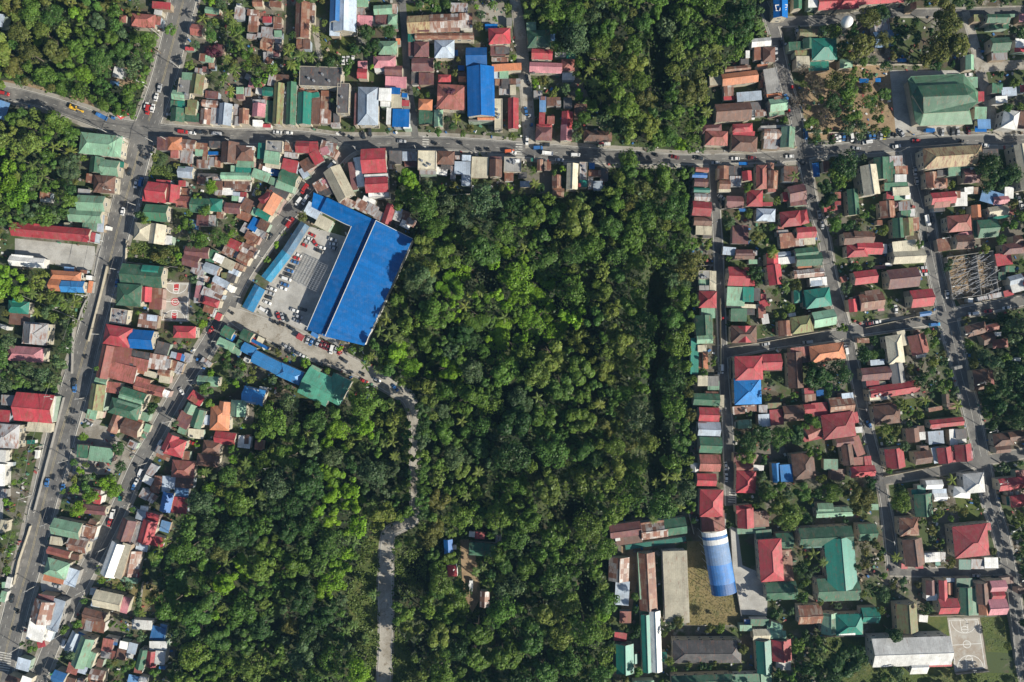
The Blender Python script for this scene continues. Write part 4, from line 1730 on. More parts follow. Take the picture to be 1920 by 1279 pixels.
e,mcx,mcy=polyroof("market_hall","huge bright blue market hall beside the parking lot","market hall",
 [([(613,370),(697,410),(603,628),(575,618),(659,424),(648,420),(600,396)],[6.3,7.8,7.8,6.5,6.5,6.3,6.3]),
  ([(705,413),(774,447.5),(683,648),(609,631)],[9.4,7,7,9.4]),
  ([(588,361),(612,371),(600,396),(584,388)],[5]*4),([(698,410),(704,412.5),(608.5,630.5),(604,628.5)],[7]*4)],WM[1],bigblue)
m=MB()   # gutter line and pale sheets crossing the slab
a=P(640,580,10.9); 
def strip(x0,y0,h0,x1,y1,h1,w,mat,nm):
    A_=(*P(x0,y0,h0),h0+.06); B_=(*P(x1,y1,h1),h1+.06); d=Vector((B_[0]-A_[0],B_[1]-A_[1],0)).normalized(); n=Vector((-d.y,d.x,0))*w/2
    m=MB(); m.face([(A_[0]+n.x-mcx,A_[1]+n.y-mcy,A_[2]),(A_[0]-n.x-mcx,A_[1]-n.y-mcy,A_[2]),(B_[0]-n.x-mcx,B_[1]-n.y-mcy,B_[2]),(B_[0]+n.x-mcx,B_[1]+n.y-mcy,B_[2])]); m.build(nm,mat,e)
strip(641,580,8.65,687,601,7.3,1.3,RM['c'],"roof_strip"); strip(705,413.5,9.45,609.5,630.5,9.45,.35,M_trim,"ridge_flashing"); strip(704.5,413,9.47,774,447.6,7.05,.25,M_trim,"edge_flashing"); strip(659,424,6.55,575,618,6.55,.3,M_trim,"edge_flashing")
# two long market wings along the road
polyroof("market_wing","long two-tone blue market wing between road and parking lot","market wing",
 [([(564,414.5),(572,419.5),(537,474),(529,468)],[3.6,4.6,4.6,3.6]),([(572,419.5),(580,425),(546,480),(537,474)],[4.6,3.6,3.6,4.6])],WM[2],roof_mat("dull_blue_roofing",(.09,.18,.28),.1))
polyroof("market_wing","bright sky blue middle market wing between road and parking lot","market wing",
 [([(529,468),(537,474),(498,524),(490,518)],[3.6,4.6,4.6,3.6]),([(537,474),(546,480),(508,530),(498,524)],[4.6,3.6,3.6,4.6])],WM[2],roof_mat("cyan_roofing",(.02,.22,.38),.05))
polyroof("market_wing","short bright blue lower market wing at the road junction","market wing",
 [([(477.5,532),(486,537.5),(463,580),(454,575)],[3.6,4.6,4.6,3.6]),([(486,537.5),(497,544),(475,586),(463,580)],[4.6,3.6,3.6,4.6])],WM[2],roof_mat("azure_roofing",(.01,.20,.42),.0))
# arched court roof, striped
def barrel(cx,cy,wp,lp,rot,h,rise,bands,name,desc,cat):
    X,Y=P(cx,cy,h+rise*.6); k=S*(1-h/H); W=wp*k; L=lp*k; e=empty(name,(X,Y,0),-R_(rot)); n=14
    mark_poly([(X/S+960+(x*math.cos(R_(rot))-y*math.sin(R_(rot))),639.5-Y/S+(x*math.sin(R_(rot))+y*math.cos(R_(rot)))) for x,y in ((-wp/2,-lp/2),(wp/2,-lp/2),(wp/2,lp/2),(-wp/2,lp/2))])
    for f0,f1,mat in bands:
        m=MB(); y0=L/2-L*f0; y1=L/2-L*f1
        for i in range(n):
            a0,a1=math.pi*i/n,math.pi*(i+1)/n; p=lambda a,y,d=0:(-(W/2-d)*math.cos(a),y,h+(rise-d)*math.sin(a)**.8)
            m.face([p(a0,y1),p(a1,y1),p(a1,y0),p(a0,y0)]); m.face([p(a0,y0,.1),p(a1,y0,.1),p(a1,y1,.1),p(a0,y1,.1)])
        m.build("roof_band",mat,e)
    m=MB()
    for s in (-1,1):
        for i in range(9): m.tube((s*W/2*.98,-L/2+L*(i+.03)/8.1,0),(s*W/2*.98,-L/2+L*(i+.03)/8.1,h+.1),.15)
    m.build("columns",M_conc,e); thing(e,desc,cat,cx,cy,'s'); return e
barrel(1350.5,1055.5,46.5,119,-9.5,8,4.5,[(0,.07,RM['W']),(.07,.12,RM['Q']),(.12,.2,RM['W']),(.2,.52,roof_mat("light_blue_sheets",(.22,.38,.66),0)),(.52,.83,roof_mat("azure_sheets",(.05,.20,.52),0)),(.83,1,RM['C'])],"covered_court","long arched court roof banded in white and blue","covered court")
# tall green auditorium: skirt roof with a raised hip on top
def auditorium():
    e=empty("auditorium",(*P(1767,190,6),0)); X0,Y0=P(1767,190,6); 
    def q(pts): return [(P(x,y,z)[0]-X0,P(x,y,z)[1]-Y0,z) for x,y,z in pts]
    out=[(1702,150,6),(1708,143,6),(1806,138,6),(1834,190,6),(1818,205,6),(1824,233,6),(1725,236,6),(1716,228,6)]
    a=q(out)[::-1]; c=[(1711,178,9.5),(1720,161,9.5),(1807,156,9.5),(1828,172,9.5),(1832,192,9.5),(1816,208,9.5),(1732,213,9.5)]
    m=MB()
    S1=q([(1702,150,6),(1708,143,6),(1806,138,6),(1807,156,9),(1720,161,9),(1711,178,9)]); slab(m,S1[::-1],.15,0)
    S2=q([(1702,150,6),(1711,178,9),(1732,213,9),(1716,228,6)]); slab(m,S2[::-1] if False else S2,.15,0)
    S3=q([(1732,213,9),(1816,208,9),(1824,233,6),(1725,236,6),(1716,228,6)]); slab(m,S3[::-1],.15,0)
    S4=q([(1806,138,6),(1834,172,6.5),(1834,192,6.5),(1818,205,6.5),(1824,233,6),(1816,208,9),(1828,192,9),(1828,172,9),(1807,156,9)]); slab(m,S4[::-1],.15,0)
    m.build("lower_roof",roof_mat("faded_green_roofing",(.10,.215,.13),.1),e)
    m=MB(); rid=[(1731,182,13.5),(1816,178,13.5)]
    for pl in ([(1720,161,10.5),(1731,182,13.5),(1816,178,13.5),(1807,156,10.5)],[(1731,182,13.5),(1732,213,10.5),(1816,208,10.5),(1832,190,10.8),(1816,178,13.5)],[(1807,156,10.5),(1816,178,13.5),(1832,190,10.8),(1828,170,10.8)],[(1711,178,10.5),(1732,213,10.5),(1731,182,13.5),(1720,161,10.5)]):
        s=q(pl); ar=sum(s[i][0]*s[(i+1)%len(s)][1]-s[(i+1)%len(s)][0]*s[i][1] for i in range(len(s)))
        slab(m,s if ar>0 else s[::-1],.15,0)
    m.build("upper_roof",RM['G'],e)
    m=MB(); s=q([(x,y,10.2) for x,y,_ in [(1720,161,0),(1711,178,0),(1732,213,0),(1816,208,0),(1832,190,0),(1828,170,0),(1807,156,0)]])
    m.prism([(x*.97,y*.97) for x,y,z in s],8,10.4)
    s=q([(1705,150,6),(1720,232,6),(1820,230,6),(1816,205,6),(1830,190,6),(1804,142,6)]); m.prism([(x*.98,y*.98) for x,y,z in s],0,6.1)
    m.build("wall",WM[0],e); mark_poly([(1700,140),(1815,135),(1840,190),(1830,240),(1710,240)])
    thing(e,"huge green auditorium with a raised dark green hip roof over a paler skirt","auditorium",1767,190,'s')
auditorium()
# open steel frame in the parking lot
X0,Y0=P(590,516,4); e=empty("carport_frame",(X0,Y0,0)); 
u0=(583,484); u1=(621,501); u3=(558,531); m=MB(); 
def fp(a,b): return (P(u0[0]+(u1[0]-u0[0])*a+(u3[0]-u0[0])*b,u0[1]+(u1[1]-u0[1])*a+(u3[1]-u0[1])*b,4)[0]-X0,P(u0[0]+(u1[0]-u0[0])*a+(u3[0]-u0[0])*b,u0[1]+(u1[1]-u0[1])*a+(u3[1]-u0[1])*b,4)[1]-Y0)
for i in range(15): m.tube((*fp(0,i/14),4),(*fp(1,i/14),4.3),.11,n=4)
for i in range(8): m.tube((*fp(i/7,0),4.15+i*.04),(*fp(i/7,1),4.15+i*.04),.10,n=4)
m.build("rafters",M_steel,e); m=MB()
for a in (0,.5,1):
    for b in (0,.33,.66,1): m.tube((*fp(a,b),0),(*fp(a,b),4.1),.12,n=6)
m.build("columns",M_steel,e); thing(e,"open steel carport frame without roof sheets in the market parking lot","carport frame",590,516,'s')
# burnt-out roofless building
X0,Y0=P(1829,515,5); e=empty("roofless_ruin",(X0,Y0,0),R_(8)); m=MB()
for sx,sy,ln,rz in ((0,-11,24,0),(0,11,24,0),(-12,0,22,math.pi/2),(12,0,22,math.pi/2),(3,0,22,math.pi/2)): m.box(sx,sy,0,ln,.25,3.2,rz)
m.build("wall",WM[2],e)
for nm,cnt,mm in (("roof_trusses",70,M_steel),("fallen_timbers",150,M_wood)):
    m=MB()
    for i in range(cnt):
        if nm=="roof_trusses": x=rng.uniform(-11,11); y=-10+20*i/cnt; z=rng.uniform(3,4.5); L=rng.uniform(3,9); a=rng.gauss(.25,.25)
        else: x=rng.uniform(-12,12); y=rng.uniform(-10,10); z=rng.uniform(.1,2.4); L=rng.uniform(1.5,6); a=rng.uniform(0,3.14)
        d=(math.cos(a)*L/2,math.sin(a)*L/2); m.tube((x-d[0],y-d[1],z),(x+d[0],y+d[1],z+rng.uniform(-.5,.5)),rng.uniform(.06,.16),n=4)
    m.build(nm,mm,e)
thing(e,"roofless burnt-out building filled with twisted grey roof trusses","ruin",1829,515,'s'); mark_poly([(1785,480),(1875,478),(1882,550),(1790,560)])
# spherical water tank
X0,Y0=P(1589,40,14); e=empty("water_tower",(X0,Y0,0)); me=bpy.data.meshes.new("tank"); import bmesh
bm=bmesh.new(); bmesh.ops.create_uvsphere(bm,u_segments=24,v_segments=14,radius=2.9); bm.to_mesh(me); bm.free(); me.materials.append(M_white)
for p in me.polygons: p.use_smooth=True
link("tank",me,e,(0,0,13.5)); m=MB()
for i in range(6):
    a=i*math.pi/3; m.tube((2.9*math.cos(a),2.9*math.sin(a),0),(2.2*math.cos(a),2.2*math.sin(a),12.5),.16); m.tube((2.7*math.cos(a),2.7*math.sin(a),5),(2.5*math.cos(a+1.05),2.5*math.sin(a+1.05),8.5),.07)
m.build("tower_legs",M_steel,e); m=MB(); m.tube((0,0,0),(0,0,11),.25); m.build("riser_pipe",M_steel,e)
thing(e,"white spherical water tank on steel legs beside the upper park","water tower",1589,40,'s')
# blue roof emblem
for b in bld:
    if b['c']=='C' and abs(b['cx']-1463)<6 and b['cy']<40 and b['t']=='g':
        X,Y,hh=b['X'],b['Y'],b['h']; m=MB(); cx0,cy0=1464.5,14
        for (xa,ya,xb,yb) in ((1454,10,1465,9),(1465,9,1466,14),(1466,14,1475,14),(1475,14,1476,9),(1455,20,1462,20),(1462,20,1463,15),(1463,15,1468,16),(1468,16,1470,20),(1454,10,1456,20),(1470,20,1474,18),(1465,9,1476,9)):
            z=hh+1.4-.35*abs(0); z=hh+min(b['W']/2*.42,3.2)*(1-min(abs(P((xa+xb)/2,0,hh)[0]-X)/(b['W']/2),.98))+.12
            A_=P(xa,ya,z); B_=P(xb,yb,z); m.box((A_[0]+B_[0])/2-X,(A_[1]+B_[1])/2-Y,z,math.dist(A_,B_)+.3,.42,.05,math.atan2(B_[1]-A_[1],B_[0]-A_[0]))
        o=m.build("roof_emblem",M_white,b['obj']); o.rotation_euler=(0,0,-b['rz']); break
# garden walls
WL=[[(203,500),(190,555),(168,640)],[(122,745),(108,800),(95,850),(82,900),(66,960)],[(60,985),(38,1050),(28,1095)],[(30,548),(150,600),(156,580),(165,562)],[(740,376),(884,364)],[(884,300),(884,362)],[(729,300),(729,372)],[(787,295),(788,350)],[(1304,500),(1338,497)],[(1363,575),(1430,572)],[(1350,560),(1351,700)],[(1300,703),(1348,703)],[(1350,392),(1350,360)],[(1351,393),(1400,390)],[(1620,615),(1720,593)],[(1655,893),(1762,872)],[(1800,572),(1918,552)],[(1505,250),(1590,250)],[(1605,123),(1668,122),(1745,124)],[(1540,1192),(1720,1188)],[(320,500),(345,503)],[(240,452),(238,492),(318,502)],[(1368,990),(1372,1060),(1388,1152)],[(1740,1153),(1830,1151)],[(1290,960),(1300,1000)],[(1885,1110),(1900,1235)],[(1790,1262),(1850,1256)],[(262,1150),(270,1090)],[(215,1240),(236,1190)],[(1365,652),(1440,640),(1560,618)],[(1368,672),(1368,710)],[(10,655),(0,720)],[(140,600),(137,700)]]
for pl in WL:
    xs=[P(x,y) for x,y in pl]; e0=xs[0]; m=MB()
    for a,b2 in zip(xs,xs[1:]): m.box((a[0]+b2[0])/2-e0[0],(a[1]+b2[1])/2-e0[1],0,math.dist(a,b2)+.15,.2,1.8,math.atan2(b2[1]-a[1],b2[0]-a[0]))
    o=m.build("boundary_wall",WM[0] if rng.random()<.5 else WM[2],None,(*e0,0)); mx=sum(p[0] for p in pl)/len(pl); my_=sum(p[1] for p in pl)/len(pl)
    L=sum(math.dist(a,b2) for a,b2 in zip(xs,xs[1:])); thing(o,("long" if L>25 else "short")+" pale concrete boundary wall","wall",mx,my_,'w',"boundary walls")
# ---------------------------------------------------------------- vehicles
CARS='''@0 0
j r 40 935 12
k b 1020 1165 25
c k 970 1140 30
m b 1130 1185 20
c s 1595 880 100
c w 1560 970 105
c w 1460 1060 105
v r 1480 1100 100
c w 1525 1080 105
@320 0
m k 1680 590 90
@640 0
c w 20 605 95
c w 65 600 95
c w 115 595 95
c s 740 685 5
@960 0
c b 140 1110 80
c k 150 780 80
m k 165 835 60
m w 185 1160 90
m b 200 1250 90
@1280 0
c s 1140 320 85
c k 985 440 80
c s 930 500 85
m s 940 600 85
c b 1035 980 75
c k 1085 1010 60
v w 700 1150 90
m r 1060 1110 80
m r 1090 870 80
@1600 0
c w 1150 748 0
@0 240
c k 1290 440 100
c w 1228 832 98
c w 1360 560 105
v b 1412 540 100
c k 1440 290 30
m k 1400 360 90
@320 240
v r 125 40 5
c w 215 50 5
c k 285 40 5
m k 355 40 5
j s 460 60 5
m k 520 50 5
c w 1065 45 3
c w 1180 50 3
j r 1340 610 125
v w 1610 370 130
j w 1350 720 128
v w 1280 735 128
c k 990 1085 128
j r 1195 945 125
v s 850 640 115
c r 1410 1065 28
c w 1375 1100 25
c s 1350 1130 25
c r 1325 1165 25
c r 1440 1145 55
c k 1485 1230 25
c w 1620 1115 15
c w 1625 1160 10
c w 1510 1195 20
c w 1270 1265 25
c s 1625 1200 15
@640 240
c s 605 135 3
m k 30 60 30
m k 115 95 30
c k 220 70 80
c k 285 45 85
m k 945 150 10
m k 1195 160 10
v o 1680 235 0
m k 1390 225 0
m k 1470 225 0
@960 240
c w 150 125 95
c k 335 165 3
v b 260 200 0
t w 350 255 3
v w 635 272 3
c w 475 320 5
c w 5 245 10
m k 1290 270 10
m k 1440 278 10
c n 1625 290 12
v b 430 520 90
@1280 240
c k 160 300 5
c w 525 307 5
c n 695 300 5
c w 1068 285 0
c w 385 690 35
c k 385 740 60
j b 1225 60 80
c s 330 350 5
c p 1500 95 90
c w 1535 100 80
c w 1565 100 80
c b 1605 85 85
c k 1642 100 85
v w 1685 95 80
c s 1362 865 82
c s 1393 970 85
m k 1320 690 45
v b 600 825 0
c k 1190 340 40
@1600 240
c w 45 90 80
c b 160 75 85
c b 203 70 85
c k 240 80 85
c s 275 75 85
c y 310 72 90
c k 350 65 85
m k 390 60 90
m k 420 70 90
c s 480 50 60
c k 30 140 0
v w 135 145 -8
c r 628 128 -3
c w 432 185 -10
c s 888 40 85
c k 990 35 85
c s 1040 30 80
c n 1150 25 80
c w 1320 175 5
c s 30 205 10
j b 760 25 0
c s 615 430 85
c s 630 530 85
t w 735 930 82
c k 790 920 85
m k 745 1130 80
c k 740 1080 80
c w 1645 690 75
c w 1675 770 75
m k 1080 140 0
@0 480
c b 1170 270 100
c k 745 1270 100
@320 480
c r 1252 20 18
c b 1238 60 18
c k 1205 105 20
c b 1190 148 20
c k 1175 187 20
v w 1160 230 20
c b 1140 285 20
c w 1120 322 20
c w 1020 330 22
c s 995 370 22
c k 980 415 22
c w 965 465 20
v w 935 540 35
c k 990 570 70
c r 1078 600 70
c s 1120 610 68
c k 1155 620 65
c w 1240 545 20
c k 1325 535 18
c s 1280 605 22
c s 1265 650 25
m k 620 565 30
m k 1030 650 25
m k 1080 670 25
m k 1120 690 25
c r 1290 810 25
c s 1370 840 110
c b 1405 860 115
c s 1470 870 115
c n 1505 880 115
c n 1540 895 115
c n 1575 910 115
v w 1610 935 105
c s 1655 930 115
c r 1690 950 115
c s 1160 905 30
c s 1260 965 28
c w 1325 1000 28
m k 1045 900 40
m k 1085 920 40
c r 405 740 120
c k 380 690 125
m b 270 1030 110
c k 1205 725 30
c k 1490 1080 20
@640 480
c r 0 935 110
c s 110 940 60
c k 30 1045 35
m k 215 1190 30
c w 355 1235 30
c r 230 1250 25
@1280 480
v w 390 1130 90
m r 400 620 90
v s 1245 860 -5
c s 830 880 -10
v w 1630 935 80
c s 800 150 5
@1600 480
c n 165 675 -8
c w 235 660 -5
c k 630 635 10
j b 710 575 -8
m k 750 615 10
j c 810 685 -6
c w 935 385 88
c r 1350 550 -8
c w 1530 515 -15
v w 1195 575 -5
c y 630 130 0
c s 690 118 -5
c s 645 160 0
c w 710 185 -5
c r 700 150 -5
c w 423 530 85
@0 720
c b 745 45 95
c b 470 985 100
c b 630 1040 95
c s 885 390 30
v w 1405 890 115
c w 1360 985 115
c b 1340 1020 115
c k 1440 255 10
v w 1600 600 120
c s 1350 1245 30
m k 1370 820 60
@320 720
c w 110 75 60
c r 225 590 20
@640 720
c b 540 40 45
c k 60 100 70
c r 180 110 20
c w 270 140 90
@1280 720
c w 430 820 85
c w 435 935 90
@1600 720
c b 155 400 60
@0 960
c r 1095 105 110
c s 570 740 10
c k 120 870 100
m k 175 1000 20
v w 1130 15 100
@0 1119 6
v w 725 525 110
m g 585 855 110
@640 960
t w 1295 725 90
@1280 960
@1600 960
c k 1420 660 5
c s 1230 635 0'''
CC=dict(w=("white",(.68,.68,.68)),s=("silver",(.38,.39,.41)),k=("black",(.03,.032,.036)),r=("red",(.38,.03,.03)),b=("blue",(.04,.14,.36)),t=("teal",(.05,.3,.3)),g=("green",(.08,.28,.12)),y=("yellow",(.55,.5,.05)),p=("magenta",(.45,.05,.25)),o=("orange",(.6,.13,.05)),n=("dark red",(.17,.025,.03)),c=("sky blue",(.04,.32,.6)))
CM={}
for k,(n,c) in CC.items():
    m,t,b=newmat(n.replace(' ','_')+"_car_paint"); b.inputs['Base Color'].default_value=(*c,1); b.inputs['Roughness'].default_value=.3; b.inputs['Coat Weight'].default_value=.4; CM[k]=m
def loft(mb,secs,mi=0):
    """secs: list of (x, half width, z0, z1, top half width)"""
    for (x0,w0,a0,b0,t0),(x1,w1,a1,b1,t1) in zip(secs,secs[1:]):
        mb.face([(x0,-w0,a0),(x1,-w1,a1),(x1,-t1,b1),(x0,-t0,b0)],mi); mb.face([(x1,w1,a1),(x0,w0,a0),(x0,t0,b0),(x1,t1,b1)],mi); mb.face([(x0,-t0,b0),(x1,-t1,b1),(x1,t1,b1),(x0,t0,b0)],mi)
        mb.face([(x0,w0,a0),(x1,w1,a1),(x1,-w1,a1),(x0,-w0,a0)],mi)
    for s,i in ((0,0),(1,-1)):
        x,w,a,b,t=secs[i]; q=[(x,-w,a),(x,-t,b),(x,t,b),(x,w,a)]; mb.face(q if not s else q[::-1],mi)
VM={}
def veh_meshes(kind):
    if kind in VM: return VM[kind]
    B=MB(); G=MB(); L=4.5
    if kind=='c':
        loft(B,[(-2.2,.7,.35,.75,.65),(-2.05,.85,.25,.95,.78),(-1.2,.88,.22,1.0,.8),(1.0,.88,.22,.98,.8),(1.9,.85,.25,.85,.72),(2.2,.65,.35,.65,.6)])
        loft(B,[(-1.15,.72,1.36,1.42,.6),(-.2,.74,1.38,1.47,.62),(.35,.7,1.36,1.42,.58)])
        gl=[("windscreen",[(1.15,-.72,1.0),(1.15,.72,1.0),(.35,.62,1.4),(.35,-.62,1.4)]),("rear_window",[(-1.8,.7,1.0),(-1.8,-.7,1.0),(-1.15,-.62,1.4),(-1.15,.62,1.4)]),
            ("side_window",[(-1.7,-.8,1.0),(1.05,-.8,1.0),(.35,-.66,1.38),(-1.15,-.66,1.38)]),("side_window",[(1.05,.8,1.0),(-1.7,.8,1.0),(-1.15,.66,1.38),(.35,.66,1.38)])]
        wx=1.35; lw=(2.15,.55,.62)
    elif kind in 'vj':
        ln=2.45 if kind=='v' else 2.9; hh=1.95 if kind=='v' else 2.2
        loft(B,[(-ln,.85,.35,hh-.1,.75),(-ln+.3,.9,.3,hh,.78),(ln-1.5,.9,.3,hh,.78),(ln-1.4,.9,.3,1.15,.86),(ln-.15,.88,.3,1.0,.8),(ln,.75,.4,.8,.7)])
        gl=[("windscreen",[(ln-.95,-.82,1.12),(ln-.95,.82,1.12),(ln-1.5,.75,hh-.05),(ln-1.5,-.75,hh-.05)]),("side_window",[(-ln+.5,-.9,1.15),(ln-1.6,-.9,1.15),(ln-1.6,-.82,hh-.25),(-ln+.5,-.82,hh-.25)]),("side_window",[(ln-1.6,.9,1.15),(-ln+.5,.9,1.15),(-ln+.5,.82,hh-.25),(ln-1.6,.82,hh-.25)])]
        wx=1.5 if kind=='v' else 1.9; lw=(ln-.03,.55,.62)
        if kind=='j':
            for y in (-.5,0,.5): B.box(-.8,y,hh+.05,3.2,.05,.05)
            for x in (-2.2,-.6,.6): B.box(x,0,hh+.02,.06,1.3,.08)
    elif kind in 'tk':
        loft(B,[(1.3,.95,.5,2.1,.85),(1.5,1,.5,2.2,.85),(2.6,1,.5,2.2,.85),(3.0,.95,.5,1.3,.9)])
        B.box(-1.0,0,.7,4.3,2.1,.15); B.box(-1.0,-1.02,.85,4.3,.07,.55); B.box(-1.0,1.02,.85,4.3,.07,.55); B.box(-3.12,0,.85,.07,2.1,.55); B.box(1.1,0,.85,.07,2.1,.9)
        gl=[("windscreen",[(3.02,-.85,1.32),(3.02,.85,1.32),(2.65,.75,2.15),(2.65,-.75,2.15)])]; wx=2.0; lw=(3.0,.7,.8)
    else:  # tricycle: motorcycle with sidecar
        B.tube((-.9,0,.5),(.7,0,.75),.12); B.box(-.2,0,.75,.9,.28,.14); B.tube((.7,-.35,1.05),(.7,.35,1.05),.03); B.tube((.7,0,.4),(.7,0,1.05),.05)
        loft(B,[(-.8,.45,.35,1.5,.4),(.5,.45,.35,1.55,.4),(.8,.4,.35,.8,.35)]); 
        B.v=[(x,y+(-.75 if i>=len(B.v)-8*3 else 0),z) for i,(x,y,z) in enumerate(B.v)]
        gl=[]; wx=.85; lw=(.85,.0,.8)
    bm_=B
    gm=[]
    for nm,q in gl:
        g=MB(); c=Vector((0,0,.9)); g.face([tuple(Vector(p)+(Vector(p)-c).normalized()*.02) for p in q]); gm.append((nm,g.mesh(nm,M_glass)))
    W=MB(); r=.33 if kind!='t' else .45; 
    W.tube((0,-.1,0),(0,.1,0),r,n=12); wm=W.mesh("wheel",M_tyre); rm_=MB(); rm_.tube((0,-.11,0),(0,.11,0),r*.55,n=10); rim=rm_.mesh("rim",M_steel)
    Hm=MB(); Hm.box(0,0,0,.08,.32,.16); hl=Hm.mesh("headlight",M_light)
    if kind=='m': wp=[(-.9,0,.3),(.7,0,.3),(-.2,-1.2,.3)]
    else: 
        y=.82 if kind!='t' else .95; wp=[(-wx,-y,r),(-wx,y,r),(wx,-y,r),(wx,y,r)]
    VM[kind]=(bm_,gm,wm,rim,hl,wp,lw); return VM[kind]
BM={}
KN=dict(c=("parked_car","car"),v=("van","van"),j=("jeepney","jeepney"),t=("truck","truck"),m=("tricycle","tricycle"))
GP=dict(c="cars on the streets and in the lots",v="vans on the streets",j="jeepneys on the streets",t="trucks on the streets",m="motor tricycles along the roads")
for f,ox,oy,sc in parse(CARS):
    kd,cl=f[0],f[1]; px,py=ox+float(f[2])/sc,oy+float(f[3])/sc; ang=float(f[4])
    if kd=='k': e=None; truckish=True; kd='t'
    B,gm_,wm,rim,hl,wp,lw=veh_meshes(kd)
    if (kd,cl) not in BM: BM[kd,cl]=B.mesh("body",CM[cl])
    x,y=P(px,py,.7); nm,cat=KN[kd]
    e=empty(nm,(x,y,.12),-R_(ang)+(math.pi if rng.random()<.5 else 0)+R_(rng.uniform(-3,3)))
    s=1.0 if kd!='c' else rng.uniform(.95,1.04); e.scale=(s,s,s)
    link("body",BM[kd,cl],e)
    for n,me in gm_: link(n,me,e)
    for p in wp: wo=link("wheel",wm,e,p)
    if kd!='m':
        for sy in (-1,1): link("headlight",hl,e,(lw[0],sy*lw[1],lw[2]))
    onroad=any((px-a)**2+(py-b)**2<(wd*.42)**2 for c in RS.values() for a,b,wd in c)
    thing(e,f"{CC[cl][0]} {cat} "+("on the road" if onroad else "parked"),cat,px,py,'c',GP[kd])
# yellow excavator
x,y=P(139,202,1); e=empty("excavator",(x,y,.05),-R_(20)); m=MB(); m.box(0,-1.1,0,3.6,.6,.8); m.box(0,1.1,0,3.6,.6,.8); m.build("track",M_tyre,e)
m=MB(); m.box(-.4,0,.8,2.8,2.4,.9); m.box(-1.3,0,1.7,1,2.3,.5); m.build("body",M_yel,e); m=MB(); m.box(.5,.6,1.7,1.1,1,1.2); m.build("cab",M_glass,e)
m=MB(); m.tube((.8,-.4,1.6),(3.2,-.4,3.6),.25); m.tube((3.2,-.4,3.6),(4.9,-.4,1.6),.2); m.box(5,-.4,.9,.9,1,.8); m.build("arm",M_yel,e); thing(e,"yellow excavator digging at the roadside bank","excavator",139,202,'s')
# roadside advertising board
x,y=P(232,216,3); e=empty("billboard",(x,y,0),R_(30)); m=MB()
for sx in (-1.8,1.8): m.tube((sx,0,0),(sx,0,5),.1)
m.build("posts",M_steel,e); m=MB(); m.face([(-2.6,-1.2,3),(2.6,-1.2,3),(2.6,1.2,5.2),(-2.6,1.2,5.2)]); m.build("panel",M_red,e); m=MB(); m.face([(-1.8,-.5,3.72),(1.8,-.5,3.72),(1.8,.4,4.53),(-1.8,.4,4.53)]); m.build("white_band",M_white,e); thing(e,"red and white tilted roadside board at the three-way junction","billboard",232,216,'s')
# ---------------------------------------------------------------- poles and lines
def pole_line(road,side,step,start,arm,nm):
    c=RS[road]; nn=normals(c); pts=[]; acc=0
    for i in range(start,len(c)-1):
        acc+=math.dist(c[i][:2],c[i+1][:2])
        if acc<step: continue
        px=c[i][0]+nn[i][0]*side*(c[i][2]/2+2.5); py=c[i][1]+nn[i][1]*side*(c[i][2]/2+2.5)
        if near_other(px,py,road,0): continue
        if not(-20<px<1940 and -20<py<1300): continue
        acc=0; pts.append((px,py,(-nn[i][0]*side,nn[i][1]*side)))
    prev=None; wires=MB(); o0=None
    for px,py,(ax,ay) in pts:
        x,y=P(px,py); e=empty("utility_pole",(x,y,.05)); h=9.5+rng.random()*1.5
        m=MB(); m.tube((0,0,0),(0,0,h),.2,.12,8); m.build("pole",M_conc,e)
        m=MB(); m.box(0,0,h-.9,.12,2.2,.12,math.atan2(ay,ax)); m.build("crossarm",M_steel,e)
        if arm:
            m=MB(); m.tube((0,0,h-1.3),(ax*3.6,ay*3.6,h-.2),.09,.06); m.build("lamp_arm",M_steel,e); m=MB(); m.box(ax*3.9,ay*3.9,h-.3,1.1,.4,.16,math.atan2(ay,ax)); m.build("lamp_head",M_light,e)
        elif rng.random()<.4:
            m=MB(); m.tube((.45,0,h-2.6),(.45,0,h-1.6),.3,n=8); m.build("transformer",M_steel,e)
        thing(e,("grey street-lamp pole" if arm else "grey concrete utility pole")+" at the roadside","utility pole",px,py,'p',"utility poles along the roads")
        if o0 is None: o0=(x,y)
        if prev:
            for off in (-.9,0,.9):
                a=Vector((prev[0]-ay*off,prev[1]+ax*off,prev[2]-.7)); b=Vector((x-ay*off,y+ax*off,h-.7)); 
                for k in range(6):
                    t0,t1=k/6,(k+1)/6; f=lambda t:a.lerp(b,t)-Vector((0,0,3.2*t*(1-t))); p=f(t0); q=f(t1)
                    wires.tube((p.x-o0[0],p.y-o0[1],p.z),(q.x-o0[0],q.y-o0[1],q.z),.035,n=3)
        prev=(x,y,h)
    if len(pts)>1:
        o=wires.build("power_lines",M_wire,None,(*o0,0)); thing(o,nm,"power lines",0,0,None)
pole_line('A',1,95,4,True,"black power cables strung along the wide left main road")
pole_line('A',-1,120,8,False,"black power cables on the far left kerb of the wide main road")
pole_line('B',-1,85,5,False,"black power cables above the side road beside the market")
pole_line('C',1,110,6,False,"black power cables along the top cross road")
pole_line('Hh',-1,90,3,True,"black power cables along the right avenue")
pole_line('F',1,110,4,False,"black power cables along the street joining the right avenue")
pole_line('D',1,110,3,False,"black power cables along the narrow street beside the forest")
pole_line('E',1,120,3,False,"black power cables along the winding middle street")
